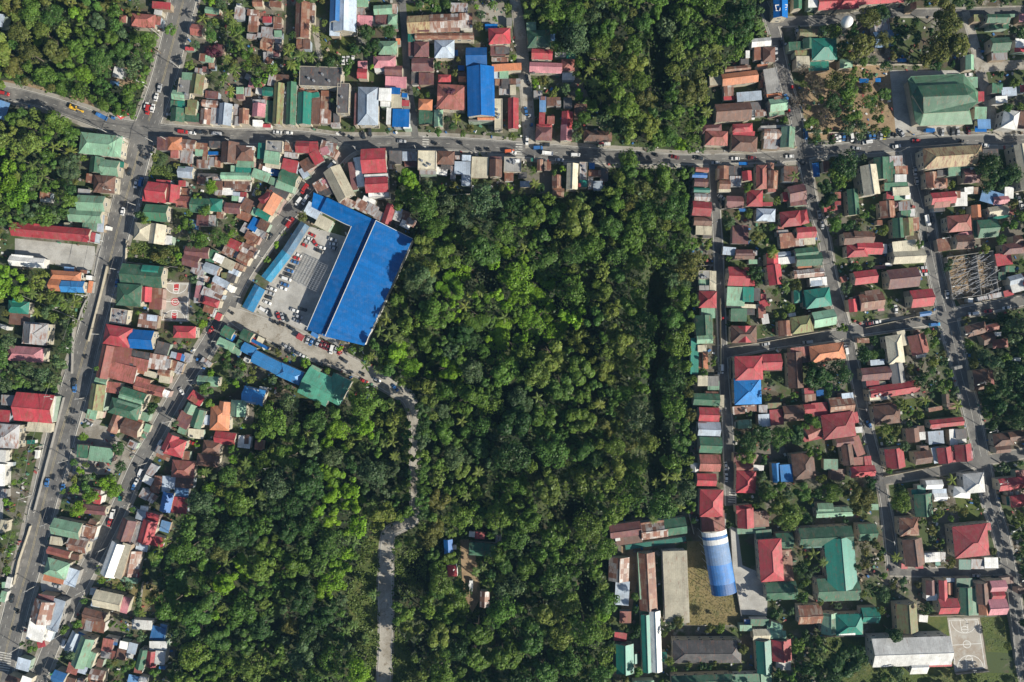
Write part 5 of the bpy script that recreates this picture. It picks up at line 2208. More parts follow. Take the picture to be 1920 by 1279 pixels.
# ---------------------------------------------------------------- trees
def lin3(*c): return c
PAL=dict(l=[(.14,.27,.018),(.118,.235,.02)],m=[(.078,.155,.024),(.066,.138,.028),(.094,.165,.026)],y=[(.135,.185,.036),(.118,.172,.034)],d=[(.032,.078,.020),(.042,.09,.026)],g=[(.085,.14,.055),(.072,.12,.052)],o=[(.115,.13,.032),(.10,.115,.03)],b=[(.12,.095,.06),(.10,.085,.045)],p=[(.09,.035,.06)],n=[(.10,.03,.05)])
PN=dict(l="lime green",m="mid green",y="yellowish green",d="dark green",g="grey-green",o="olive brown",b="dry brown, thin-leaved",p="purple-leaved",n="dark red-leaved")
def crown_arrays(seed,nl,nq,leaf,sparse=False,flat_=.85,fine=False):
    r=np.random.default_rng(seed); n=nl
    # lobes spread over a dome with an uneven outline
    a=r.uniform(0,2*np.pi,n); rr=np.sqrt(r.uniform(0,1,n))*.74; lobr=r.uniform(.10,.2,n) if fine else r.uniform(.2,.42,n)
    stretch=1+.22*np.cos(a*2+r.uniform(0,6))+.1*np.cos(3*a+r.uniform(0,6))
    cx=rr*np.cos(a)*stretch; cy=rr*np.sin(a)*stretch; cz=flat_*(1-rr**2*1.5)*r.uniform(.3,1.05,n)
    li=r.integers(0,n,nq); w=r.normal(size=(nq,3)); w/=np.linalg.norm(w,axis=1)[:,None]; w[:,2]=np.abs(w[:,2])*np.where(r.random(nq)<.86,1,-1)
    rad=lobr[li]*(1-.35*r.random(nq)**2.2)
    c=np.stack([cx[li],cy[li],cz[li]],1)+w*rad[:,None]*np.array([1,1,.85])
    # leaf clump faces: normal near the lobe normal, tilted at random
    nrm=w+r.normal(size=(nq,3))*.33; nrm[:,2]=np.abs(nrm[:,2])+.05; nrm/=np.linalg.norm(nrm,axis=1)[:,None]
    t=np.cross(nrm,r.normal(size=(nq,3))); t/=np.linalg.norm(t,axis=1)[:,None]; u=np.cross(nrm,t)
    sz=leaf*r.uniform(.5,1.25,nq); s2=sz*r.uniform(.5,1,nq)
    v=np.stack([c-t*sz[:,None],c-u*s2[:,None]*.9,c+t*sz[:,None],c+u*s2[:,None]],1)   # rhombus
    tint=r.uniform(.72,1.3,nq)*(.86+.28*r.random(n))[li]; warm=r.uniform(.9,1.15,nq)
    col=np.stack([tint*warm,tint,tint*r.uniform(.8,1.2,nq),np.ones(nq)],1)
    return v,col
def quads_mesh(name,v,col,mat):
    nq=len(v); me=bpy.data.meshes.new(name); me.vertices.add(nq*4); me.vertices.foreach_set('co',v.reshape(-1).astype(np.float32))
    me.loops.add(nq*4); me.loops.foreach_set('vertex_index',np.arange(nq*4,dtype=np.int32)); me.polygons.add(nq)
    me.polygons.foreach_set('loop_start',np.arange(0,nq*4,4,dtype=np.int32)); me.polygons.foreach_set('loop_total',np.full(nq,4,np.int32))
    at=me.attributes.new('tint','FLOAT_COLOR','FACE'); at.data.foreach_set('color',col.reshape(-1).astype(np.float32))
    me.materials.append(mat); me.update(); return me
CR=[crown_arrays(100+i,(9,30,14,22,40,11,18,26,13,34)[i],2300,(.085,.06,.08,.065,.055,.09,.075,.06,.08,.06)[i]) for i in range(10)]
CR_small=[crown_arrays(200+i,9,800,.105) for i in range(6)]
CR_bare=[crown_arrays(300+i,16,420,.05) for i in range(3)]
CRb=[crown_arrays(400+i,(8,24,12,18,34,9,15,21,11,28)[i],860,(.125,.095,.12,.10,.085,.13,.11,.095,.12,.09)[i]) for i in range(10)]
CRf=[crown_arrays(500+i,46+i*6,1000,.085,False,1.0,True) for i in range(5)]
cm_=[quads_mesh("crown",v,c,M_leaf) for v,c in CR]; cs_=[quads_mesh("crown",v,c,M_leaf) for v,c in CR_small]; cb_=[quads_mesh("crown",v,c,M_leaf) for v,c in CR_bare]
def trunk_mesh(seed,bare=False):
    r=random.Random(seed); m=MB(); m.tube((0,0,0),(.02,.01,.5),.05,.035,8)
    for i in range(9 if bare else 5):
        a=r.uniform(0,6.28); L=r.uniform(.35,.8); p=(.02,.01,.42+r.random()*.1); q=(L*math.cos(a)*.6,L*math.sin(a)*.6,.72+r.random()*.1); m.tube(p,q,.022,.012,5)
        for j in range(5 if bare else 2):
            b=a+r.uniform(-.8,.8); q2=(q[0]+.35*math.cos(b),q[1]+.35*math.sin(b),q[2]+r.uniform(0,.25)); m.tube(q,q2,.011,.004,4)
    return m.mesh("trunk",M_bark)
tm_=[trunk_mesh(i) for i in range(4)]; tb_=[trunk_mesh(10+i,True) for i in range(3)]
ntree=0; STUFF=[]
def add_tree(px,py,rp,ck,h,small=False):
    """px,py: crown centre in the photo; rp: crown radius in photo pixels; h: tree height"""
    global ntree
    k=S*(1-h*.8/H); x,y=P(px,py,h*.8); r=rp*k; ntree+=1
    e=empty("palm_tree" if ck=='?' else "broadleaf_tree",(x,y,0),rng.uniform(0,6.28)); i=ntree
    cz=r*.62; me=(cb_ if ck=='b' else cs_ if small else cm_); c=link("crown",me[i%len(me)],e,(0,0,max(h-cz*1.15,h*.35)),0,(r*1.04,r*1.04,min(r*.95,h*.6)))
    col=PAL[ck][i%len(PAL[ck])]; f=rng.uniform(.86,1.16); c.color=(col[0]*f*rng.uniform(.92,1.1),col[1]*f,col[2]*f,1)
    tm=(tb_ if ck=='b' else tm_); link("trunk",tm[i%len(tm)],e,(0,0,0),0,(r,r,h*.95))
    sw="huge" if rp>27 else "broad" if rp>19 else "medium" if rp>13 else "small"
    thing(e,f"{sw} {PN[ck]} tree",'tree',px,py,'t',"broad-leaved trees"); return e
def stuff_tree(px,py,rp,ck,h):
    k=S*(1-h*.8/H); x,y=P(px,py,h*.8); r=rp*k; v,c=CRf[rng.randrange(5)] if ck in 'y' and rng.random()<.8 else CRb[rng.randrange(len(CRb))]
    a=rng.uniform(0,6.28); ca,sa=math.cos(a),math.sin(a); Rm=np.array([[ca,-sa,0],[sa,ca,0],[0,0,1]]).T
    cz=r*.62; zz=max(h-cz*1.15,h*.35); V=(v.reshape(-1,3)@Rm)*np.array([r*1.04,r*1.04,min(r*.95,h*.6)])+np.array([x,y,zz])
    col=PAL[ck][rng.randrange(len(PAL[ck]))]; f=rng.uniform(.84,1.18); C=c.copy(); C[:,0]*=col[0]*f*rng.uniform(.92,1.12); C[:,1]*=col[1]*f; C[:,2]*=col[2]*f
    STUFF.append((V.reshape(-1,4,3),C))
TREES='''157 140 19 l 14
150 92 22 m 15
58 22 24 m 15
100 32 22 m 15
182 42 17 g 14
25 122 22 o 13
80 60 20 y 13
210 75 18 m 12
120 165 18 m 12
235 90 16 m 12
195 195 15 m 10
225 205 15 m 9
35 368 30 l 14
18 348 20 l 13
25 225 16 m 12
45 235 16 y 12
1775 50 30 o 22
1790 90 34 o 22
1762 90 28 o 20
1770 20 22 o 18
1630 35 24 o 16
1612 85 26 o 16
1655 75 18 o 14
1650 25 18 d 14
1300 160 32 o 18
1287 180 20 o 16
1178 300 23 m 16
1180 325 24 m 16
1165 335 18 y 15
1200 420 36 m 18
1215 395 26 m 18
1185 450 28 m 17
1110 465 30 m 16
1075 475 24 m 16
1000 395 26 m 16
985 420 22 m 15
1040 405 18 m 14
1215 240 26 y 18
1195 225 22 y 18
1195 120 22 y 18
1200 155 22 m 18
1190 85 22 m 18
1205 45 20 m 17
1125 85 22 m 16
1140 60 20 m 16
1120 105 20 y 15
1110 200 14 m 13
1230 255 20 m 14
1255 255 20 m 13
1275 270 14 l 11
1095 220 14 m 11
790 520 30 g 17
805 505 20 y 16
775 530 20 g 16
762 334 20 l 12
772 345 15 l 11
884 695 26 g 17
868 628 26 d 18
885 640 18 d 16
840 690 24 l 13
770 690 22 l 12
745 660 22 l 12
800 640 22 m 13
625 856 22 g 16
628 892 24 l 14
622 925 20 l 13
632 805 24 l 14
615 830 18 l 13
375 942 27 g 17
332 1086 24 m 16
430 1012 24 d 17
445 985 22 d 17
415 1035 20 o 15
622 1088 26 l 14
632 1065 20 l 13
605 1110 18 l 12
545 1172 20 o 14
540 1000 24 d 16
580 985 24 m 16
500 1025 20 m 14
1133 1029 26 m 16
1134 1129 26 m 16
1130 1150 18 l 14
1588 306 28 d 12
1545 350 16 d 10
1555 380 18 d 11
1565 420 16 m 10
1530 700 26 d 12
1575 700 26 d 12
1550 715 20 d 12
1405 830 22 d 12
1400 855 18 m 11
1430 815 20 d 12
1465 818 22 m 12
1490 815 20 d 12
1520 792 17 m 12
1480 968 30 y 14
1455 950 22 y 13
1440 925 18 m 12
1505 920 18 m 12
1560 925 22 m 12
1600 925 22 o 13
1622 935 24 o 13
1690 940 22 m 12
1588 1245 34 d 17
1610 1230 20 d 15
1562 1265 22 d 14
1675 1187 17 d 12
1530 160 24 b 12
1500 185 22 b 12
1565 150 22 o 12
1545 215 20 b 11
1590 175 22 m 11
1630 190 16 m 10
1660 175 14 m 9
1600 215 18 m 10
1560 190 18 d 11
1510 130 16 b 10
1855 310 26 d 13
1875 335 22 d 13
1900 325 20 d 12
850 1130 30 m 15
835 1150 22 m 15
865 1105 20 m 14
845 1045 16 m 12
930 1045 20 m 14
945 1060 18 m 14
890 1230 28 m 16
860 1220 24 d 16
470 1010 18 d 14
800 1010 24 o 13
815 990 20 o 13
830 770 16 g 14
850 860 22 g 15
865 880 18 y 14
1095 850 26 m 15
1120 860 20 d 15
1160 800 18 y 14
1215 830 20 y 14
1140 700 24 y 15
1170 740 22 m 15
1180 690 20 y 15
970 745 22 g 15
985 760 16 g 14
1150 620 18 y 15
1120 560 18 y 14
1135 545 16 y 14
1160 520 18 m 14
1195 490 22 m 15
1580 615 10 m 7
320 55 12 m 8
465 100 14 m 10
510 130 13 m 10
395 65 14 m 10
485 155 13 m 10
350 420 14 m 8
375 450 20 m 11
410 445 18 m 11
385 395 12 m 9
290 480 10 o 4
690 60 16 d 10
700 85 14 d 10
730 60 15 d 10
665 95 14 d 9
395 350 14 l 9
388 730 14 m 8
395 755 13 m 8
215 920 16 l 9
200 905 16 l 9
170 930 16 l 9
145 955 15 l 9
120 1180 10 m 6
220 840 14 d 8
225 875 13 d 8
285 765 12 d 8
845 175 9 p 9
400 95 14 n 6'''
PALMS='''430 25 0
380 35 0
438 45 0
445 65 0
450 85 0
425 110 0
440 130 0
420 150 0
432 168 0
450 80 0
540 95 0
545 120 0
565 105 0
585 105 0
590 55 0
856 222 0
100 275 0
132 285 0
40 300 0
60 310 0
35 330 0
75 345 0
80 330 0
110 365 0
25 425 0
155 45 0
60 550 1
75 560 1
95 550 1
110 560 1
125 575 1
140 565 1
70 585 1
90 580 1
22 705 0
778 553 0
765 585 0
725 598 0
738 615 0
712 622 0
728 632 0
748 635 0
696 668 0
685 685 0
709 693 0
875 558 0
872 575 0
900 545 0
932 572 0
945 595 0
1112 638 0
1142 605 0
1151 120 0
1115 155 0
1105 130 0
1095 150 0
1130 183 0
1115 172 0
1175 5 0
1100 8 0
1290 105 0
1320 45 0
1345 90 0
1335 125 0
1360 120 0
1325 210 0
1003 345 0
980 443 0
975 425 0
983 465 0
735 762 0
738 815 0
720 830 0
735 830 0
740 855 0
865 790 0
1008 745 0
1125 758 0
875 932 0
912 945 0
897 885 0
928 885 0
865 885 0
920 912 0
1230 905 0
1250 895 0
1268 893 0
1275 950 0
425 1055 0
400 1080 0
413 1165 0
1490 330 0
1030 55 2
455 880 0
475 905 0
490 930 0
460 870 0
575 810 0
385 885 0
310 1015 0
300 1030 0
285 1045 0
265 1150 0
490 1225 0
940 1085 0
905 1065 0
1525 1040 0
1545 1055 0
1465 500 2
1475 540 2
1450 475 0
1785 900 0
1735 750 0
1225 975 0
1680 1045 0
700 1115 2
660 1175 2
685 1200 2
650 1180 2
620 1190 2
515 1120 2
520 1150 2
525 1180 2
990 25 2
995 45 2
1022 50 2
1430 60 2
1425 45 2
1495 560 2
700 940 2
690 845 2
675 840 2
1310 240 0
655 1010 2
668 1015 2
1640 665 2
1655 660 2
1100 190 2
1110 380 2
1090 370 2
890 1070 2
1795 760 0
1520 1205 2
1540 1215 2
1500 1230 2
1535 1240 2'''
placed=[]
for ln in TREES.strip().split('\n'):
    a=ln.split(); placed.append((float(a[0]),float(a[1]),float(a[2]),a[3],float(a[4])))
forced=len(placed)
for yy in range(765,975,14): placed.append((793+rng.uniform(-2,3),yy,rng.uniform(11,15),rng.choice('dmmg'),rng.uniform(17,21)))
for yy in range(790,960,24): placed.append((763,yy+rng.uniform(-4,4),rng.uniform(10,14),rng.choice('dmm'),rng.uniform(9,12)))
palms=[(float(a),float(b),int(c)) for a,b,c in (l.split() for l in PALMS.strip().split('\n'))]
# forest zones: polygon, crown radius range, palette string, height range
ZN=[([(-110,-110),(222,-110),(222,55),(235,62),(286,70),(288,120),(262,215),(205,215),(178,192),(140,188),(90,172),(40,150),(-110,148)],(11,24),"mmmylgo",(9,15)),
([(-110,196),(60,208),(140,240),(150,250),(148,290),(128,418),(20,418),(-110,430)],(9,20),"mmlydg",(9,14)),
([(-110,500),(82,508),(84,570),(20,560),(-110,560)],(8,15),"llmy",(6,10)),
([(-110,600),(25,640),(90,690),(140,620),(140,680),(108,738),(60,740),(-110,735)],(9,16),"mmgd",(7,12)),
([(745,318),(790,360),(884,372),(1000,372),(1035,370),(1060,365),(1130,355),(1150,300),(1235,305),(1290,312),(1298,330),(1298,500),(1304,620),(1300,760),(1302,955),(1200,965),(1148,985),(1140,1385),(738,1385),(738,1020),(790,985),(792,940),(790,760),(760,735),(700,692),(690,655),(770,460),(745,395)],(11,27),"mmmmdygy",(8,18)),
([(480,755),(560,752),(600,765),(655,770),(700,748),(764,772),(768,960),(730,990),(705,1010),(690,1020),(695,1385),(325,1385),(335,1200),(300,1110),(330,1000),(372,915),(430,880),(478,850)],(11,25),"mmmddlyg",(8,17)),
([(990,-110),(1432,-110),(1438,60),(1402,85),(1340,130),(1322,215),(1290,285),(1160,255),(1110,200),(1085,130),(1060,100),(1010,95),(1045,60),(992,40)],(11,25),"mmmydg",(9,18)),
([(1846,600),(2035,575),(2035,815),(1862,815),(1838,730)],(10,20),"dddgm",(9,14)),
([(1590,1215),(1500,1185),(1480,1250),(1500,1385),(1600,1385)],(9,16),"ddm",(8,12))]
HOLES=[(1230,570,24,85),(1232,710,22,75),(1226,850,28,80),(785,1075,34,55),(1065,955,38,34),(905,525,40,26),(835,615,24,22),(1235,130,24,90),(1095,1110,22,50),(1250,1000,14,40),(1045,560,18,20),(795,1190,24,50),(1420,990,1,1),(340,985,18,16),(360,1120,22,12),(1010,930,18,16),(1140,280,14,8),(915,410,24,12),(695,1010,10,14),(890,1060,22,62),(898,1140,20,18),(562,870,16,40),(575,765,26,22),(700,1080,24,95),(745,1230,16,60),(570,1270,100,14)]
forest_mask=np.zeros_like(occ)
for z in ZN: mark_poly(z[0],forest_mask)
def fits(px,py,r,f):
    for ax,ay,ar,_,_ in placed:
        if (ax-px)**2+(ay-py)**2<((ar+r)*f)**2: return False
    return True
def free(px,py,r):
    for a in range(6):
        if cell(px+r*.75*math.cos(a),py+r*.75*math.sin(a),occ): return False
    return not cell(px,py,occ)
LOW=[(965,560,135,85),(830,700,45,28),(640,1000,60,110),(625,850,30,60)]
def inlow(px,py,q=LOW): return any(((px-a)/c)**2+((py-b)/d)**2<1 for a,b,c,d in q)
RIDGE=[(1150,620,55,330),(1200,420,70,90),(1190,120,35,150),(810,860,30,110),(1300,700,20,260)]
def HV(px,py,h0,h1,r,r1):
    if inlow(px,py,LOW[:2]): return rng.uniform(4,7.5)
    if 1252<px<1302 and 440<py<965: return rng.uniform(18,23)
    if 786<px<836 and 742<py<985: return rng.uniform(16,20)
    h=h0+(h1-h0)*((r-7)/(r1-7+.1))*.75+rng.uniform(-1.5,4.5)
    return h+(4 if inlow(px,py,RIDGE) else 0)
CLEAR=[[(852,1005),(888,1000),(905,1060),(915,1150),(880,1165),(855,1090)],[(680,1012),(712,1000),(714,1260),(692,1262),(655,1190),(650,1120)],[(734,1165),(756,1190),(800,1290),(734,1290)],[(738,1030),(800,1030),(800,1120),(740,1120)]]
for q_ in CLEAR: mark_poly(q_)
for zi,(poly,(r0,r1),pal,(h0,h1)) in enumerate(ZN):
    xs=[p[0] for p in poly]; ys=[p[1] for p in poly]; area=(max(xs)-min(xs))*(max(ys)-min(ys))
    for ps,lo in ((.8,99),(.84,r0+(r1-r0)*.5),(.78,r0),(.72,max(7,r0-3))):
        for _ in range(int(area/(900 if lo==99 else 40))):
            px,py=rng.uniform(min(xs),max(xs)),rng.uniform(min(ys),max(ys))
            if not inpoly(px,py,poly): continue
            r=rng.uniform(r1,r1*1.35) if lo==99 else (rng.uniform(lo,max(lo+2,r1)) if ps>.8 else rng.uniform(lo,lo+6))
            if not free(px,py,r) or not fits(px,py,r,ps): continue
            if any(((px-a)/c)**2+((py-b)/d)**2<1 for a,b,c,d in HOLES): continue
            if any((px-a)**2+(py-b)**2<(r*.9+6)**2 for a,b,c in palms): continue
            # colour in drifts, so neighbouring trees match
            q=math.sin(px*.021+zi)+math.sin(py*.027+px*.008)+rng.uniform(-1.1,1.1); ck=sorted(pal,key="dgmoyl".index)[min(len(pal)-1,max(0,int((q+2.6)/5.2*len(pal))))]
            if inlow(px,py): ck=rng.choice('lllm')
            elif inlow(px,py,RIDGE): ck=rng.choice('yymmo')
            bst=max([0]+[9 for a,b,c,d in HOLES if c>12 and ((px-a-c*.86)/(c+20))**2+((py-b-15)/(d+22))**2<1 and px-a+(py-b)*.6>0])
            placed.append((px,py,r,ck,bst+HV(px,py,h0,h1,r,r1)))
nf=len(placed)
# town trees in the gaps between the houses
tt=0
for _ in range(34000):
    px,py=rng.uniform(-100,2020),rng.uniform(-100,1380)
    if cell(px,py,forest_mask): continue
    left=px<1100; r=rng.uniform(5,11) if left else rng.uniform(6,16)
    if left and rng.random()<.4: continue
    if not free(px,py,r*.8) or not fits(px,py,r,.66): continue
    if 1288<px<1440 and 985<py<1172: continue
    if 1540<px<1925 and 1152<py<1290 and rng.random()<.93: continue
    if px<175 and 445<py<505: continue
    if 1768<px<1885 and 1150<py<1275: continue
    if 165<px<270 and 780<py<890: continue
    if 1666<px<1740 and 130<py<250: continue
    if 586<px<665 and 60<py<112: continue
    tt+=1; placed.append((px,py,r,rng.choice("mmdygol" if left else "mmddygo"),4+r*.42+rng.uniform(0,2.5)))
    if tt>1500: break
print("trees",len(placed),"forest",nf,"town",tt)
order=sorted(range(len(placed)),key=lambda i:-(placed[i][2]+(8 if i<forced else 0)+(2.5 if i>=nf else 0)-(99 if not(-8<placed[i][0]<1928 and -8<placed[i][1]<1287) else 0)))
indiv=set(order[:298])
for i,p in enumerate(placed):
    if i in indiv: add_tree(*p,small=p[2]<12)
    else: stuff_tree(*p)
V=np.concatenate([a for a,b in STUFF]); Cc=np.concatenate([b for a,b in STUFF])
struct(link("tree_canopy",quads_mesh("tree_canopy",V,Cc,M_leafb)),'stuff')
# undergrowth: shrubs and tall weeds on the forest floor and in empty plots
pts=[]; cols=[]
ys_,xs_=np.nonzero(~occ)
n=90000; pick=nr.integers(0,len(ys_),n); px=(xs_[pick]-OFF)*4+nr.uniform(0,4,n); py=(ys_[pick]-OFF)*4+nr.uniform(0,4,n)
fm=forest_mask[ys_[pick],xs_[pick]]
patch=np.sin(px*.09+np.sin(py*.07)*2)+np.sin(py*.11+px*.03); keep=fm|((patch>.9)&(nr.random(n)<.5)); keep&=~((px>1288)&(px<1440)&(py>985)&(py<1172))&~((px>1560)&(py>1150)); keep&=~((px>146)&(px<265)&(py>790)&(py<890))
px,py,fm=px[keep],py[keep],fm[keep]; n=len(px)
z=np.where(fm,nr.uniform(.3,2.6,n)*(1+.8*np.sin(px*.06)*np.sin(py*.05)),nr.uniform(.2,1.2,n)).clip(.15,4)
c=np.stack([(px-960)*S,-(py-639.5)*S,z-depth(px,py)],1); nrm=nr.normal(size=(n,3))*.6; nrm[:,2]=1; nrm/=np.linalg.norm(nrm,axis=1)[:,None]
t=np.cross(nrm,nr.normal(size=(n,3))); t/=np.linalg.norm(t,axis=1)[:,None]; u=np.cross(nrm,t); sz=nr.uniform(.35,1.05,n)[:,None]
v=np.stack([c-t*sz,c-u*sz*.7,c+t*sz,c+u*sz*.7],1); b=nr.uniform(.7,1.3,n)
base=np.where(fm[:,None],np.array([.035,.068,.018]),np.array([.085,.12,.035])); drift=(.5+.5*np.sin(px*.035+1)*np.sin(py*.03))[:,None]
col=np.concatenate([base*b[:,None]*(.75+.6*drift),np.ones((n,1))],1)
struct(link("undergrowth",quads_mesh("undergrowth",v,col,M_leafb)),'stuff')
gmask=np.zeros_like(occ)
for q_ in CLEAR+[[(600,62),(640,60),(668,72),(664,108),(602,112)],[(280,312),(328,312),(334,338),(282,334)],[(240,455),(345,462),(340,500),(238,490)],[(30,540),(165,550),(160,600),(35,600)],[(1545,1195),(1640,1200),(1650,1262),(1920,1264),(1930,1300),(1560,1300)],[(1842,1160),(1893,1157),(1903,1222),(1852,1220)],[(1288,1015),(1325,1015),(1332,1100),(1385,1118),(1388,1172),(1288,1172)]]: mark_poly(q_,gmask)
lane=np.zeros_like(occ)
for k_ in ('P_',):
    for x_,y_,w_ in RS[k_]: lane|=((gpx-x_)**2+(gpy-y_)**2)<(w_/2+2)**2
for q_ in ([(862,1012),(885,1010),(895,1060),(902,1120),(885,1150),(868,1110)],): mark_poly(q_,lane)
for b in bld: 
    if 650<b['cx']<930 and b['cy']>1000: mark_poly([(x/S+960,-y/S+639.5) for x,y in corners(b,.3)],lane)
ys_,xs_=np.nonzero(gmask&~lane); n=30000; pick=nr.integers(0,len(ys_),n); px=(xs_[pick]-OFF)*4+nr.uniform(0,4,n); py=(ys_[pick]-OFF)*4+nr.uniform(0,4,n)
lawn=(px>1285)|(py<120); hgt=np.where(lawn,.12,.5)
keep=nr.random(n)<np.where(lawn,.35,.55+.45*np.sin(px*.15+np.sin(py*.09)*2)); px,py,hgt,lawn=px[keep],py[keep],hgt[keep],lawn[keep]; n=len(px)
c=np.stack([(px-960)*S,-(py-639.5)*S,.08+hgt*nr.uniform(.2,1.5,n)],1); nrm=nr.normal(size=(n,3))*np.where(lawn,.15,.6)[:,None]; nrm[:,2]=1; nrm/=np.linalg.norm(nrm,axis=1)[:,None]
t=np.cross(nrm,nr.normal(size=(n,3))); t/=np.linalg.norm(t,axis=1)[:,None]; u=np.cross(nrm,t); sz=(nr.uniform(.25,.7,n)*np.where(lawn,.6,1))[:,None]
v=np.stack([c-t*sz,c-u*sz*.7,c+t*sz,c+u*sz*.7],1); b_=nr.uniform(.65,1.3,n); dryl=(px>1285)&(px<1400)
base=np.where(dryl[:,None],np.array([.17,.15,.06]),np.array([.095,.14,.03])); col=np.concatenate([base*b_[:,None],np.ones((n,1))],1)
struct(link("grass_tufts",quads_mesh("grass_tufts",v,col,M_leafb)),'stuff')
# palms and banana plants
def frond(v,c,base,ang,L,droop,wid,nseg,r,tint):
    dx,dy=math.cos(ang),math.sin(ang); pr=None
    for i in range(nseg+1):
        t=i/nseg; d=L*t; z=base[2]+L*(.32*t-droop*t*t); p=np.array([base[0]+dx*d*(1-.12*t),base[1]+dy*d*(1-.12*t),z])
        if pr is not None:
            w=wid*math.sin(math.pi*min(1,.15+t*.82))**.7+.04
            for s in (-1,1):
                side=np.array([-dy*s,dx*s,0]); fw=(p-pr)
                a=pr; b=pr+fw*.75; cc=b+side*w+fw*.55+np.array([0,0,-w*.35]); e2=a+side*w*.9+fw*.6+np.array([0,0,-w*.4])
                v.append([a,b,cc,e2]); f=tint*r.uniform(.75,1.25); c.append([f*r.uniform(.95,1.1),f,f*.9,1])
        pr=p
def palm_crown(seed,banana=False):
    r=random.Random(seed); v=[]; c=[]
    if banana:
        for q in range(4):
            bx,by=r.uniform(-1.3,1.3),r.uniform(-1.3,1.3)
            for i in range(7): frond(v,c,(bx,by,2.2+r.random()),r.uniform(0,6.28),r.uniform(1.8,2.8),r.uniform(.35,.7),.42,5,r,r.uniform(.8,1.2))
    else:
        n=r.randint(11,14)
        for i in range(n): frond(v,c,(0,0,0),2*math.pi*i/n*2.4+r.uniform(-.2,.2),r.uniform(2.9,3.9),r.uniform(.25,.7),.5,9,r,r.uniform(.7,1.3) if i<n-3 else 1.25)
    return quads_mesh("crown",np.array(v),np.array(c),M_leaf)
pc_=[palm_crown(i) for i in range(6)]; bc_=[palm_crown(50+i,True) for i in range(4)]
tk=MB(); 
for i in range(6): tk.tube((.12*math.sin(i*.5),0,i/6),(.12*math.sin((i+1)*.5),0,(i+1)/6),.2-.012*i,.2-.012*(i+1),7)
ptk=tk.mesh("trunk",M_palmbark); tk=MB()
for a in range(4): tk.tube((math.cos(a*1.6)*.8,math.sin(a*1.6)*.8,0),(math.cos(a*1.6)*.9,math.sin(a*1.6)*.9,2.5),.14,.1,7)
btk=tk.mesh("stem",plain("banana_stem",(.16,.19,.07),.8))
for i,(px,py,kd) in enumerate(palms):
    h=(rng.uniform(8,13) if kd==0 else rng.uniform(5,8)); s=rng.uniform(.85,1.2)
    if kd==2:
        x,y=P(px,py,3); e=empty("banana_plant",(x,y,0),rng.uniform(0,6.28)); o=link("leaves",bc_[i%4],e,(0,0,0),0,(s*1.15,s*1.15,s)); link("stem",btk,e); o.color=(.12,.2,.06,1)
        thing(e,"banana plants with broad leaves",'banana plant',px,py,'n',"banana clumps")
    else:
        x,y=P(px,py,h); e=empty("coconut_palm",(x,y,0),rng.uniform(0,6.28)); o=link("crown",pc_[i%6],e,(.12*math.sin(3),0,h),0,(s,s,s)); link("trunk",ptk,e,(0,0,0),0,(1,1,h))
        yl=(px*7+py*3)%10/10; o.color=(.115+.07*yl,.17+.05*yl,.045,1)
        thing(e,("yellowish" if yl>.5 else "green")+" star-shaped palm",'palm',px,py,'q',"coconut palms")
# banana rows at the bottom and on the garden plot
for k in range(46):
    px,py=rng.uniform(330,690),rng.uniform(1238,1285)
    if not fits(px,py,6,.5) : continue
    s=rng.uniform(.9,1.3); x,y=P(px,py,3); e=empty("banana_plant",(x,y,0),rng.uniform(0,6.28)); o=link("leaves",bc_[k%4],e,(0,0,0),0,(s,s,s)); link("stem",btk,e); o.color=(.10,.165,.05,1)
    thing(e,"banana plants with broad leaves",'banana plant',px,py,'n',"banana clumps"); placed.append((px,py,7,'m',4))
# odds and ends lying in the yards: planks, crates, sheets, bins
m,t,b=newmat("clutter"); g=N(t,'ShaderNodeAttribute',attribute_name='tint'); t.links.new(g.outputs['Color'],b.inputs['Base Color']); b.inputs['Roughness'].default_value=.8
mb=MB(); cols=[]; PALC=[(.4,.39,.37),(.22,.2,.18),(.6,.6,.58),(.14,.10,.07),(.05,.15,.35),(.3,.07,.06),(.35,.28,.2),(.08,.2,.13)]
tm2=np.zeros_like(occ)
for q_ in TOWN: mark_poly(q_,tm2)
ys_,xs_=np.nonzero(tm2&~occ)
for i in range(3800):
    k=rng.randrange(len(ys_)); px,py=(xs_[k]-OFF)*4+rng.uniform(0,4),(ys_[k]-OFF)*4+rng.uniform(0,4)
    if 1286<px<1440 and 985<py<1172 or px>1550 and py>1155: continue
    x,y=P(px,py); mb.box(x,y,.05,rng.uniform(.3,1.8),rng.uniform(.3,1.2),rng.uniform(.1,1.1),rng.uniform(0,3)); cols+= [(*rng.choice(PALC),1)]*6
me=mb.mesh("yard_clutter",m); at=me.attributes.new('tint','FLOAT_COLOR','FACE'); at.data.foreach_set('color',np.array(cols,np.float32).reshape(-1)); struct(link("yard_clutter",me),'stuff')
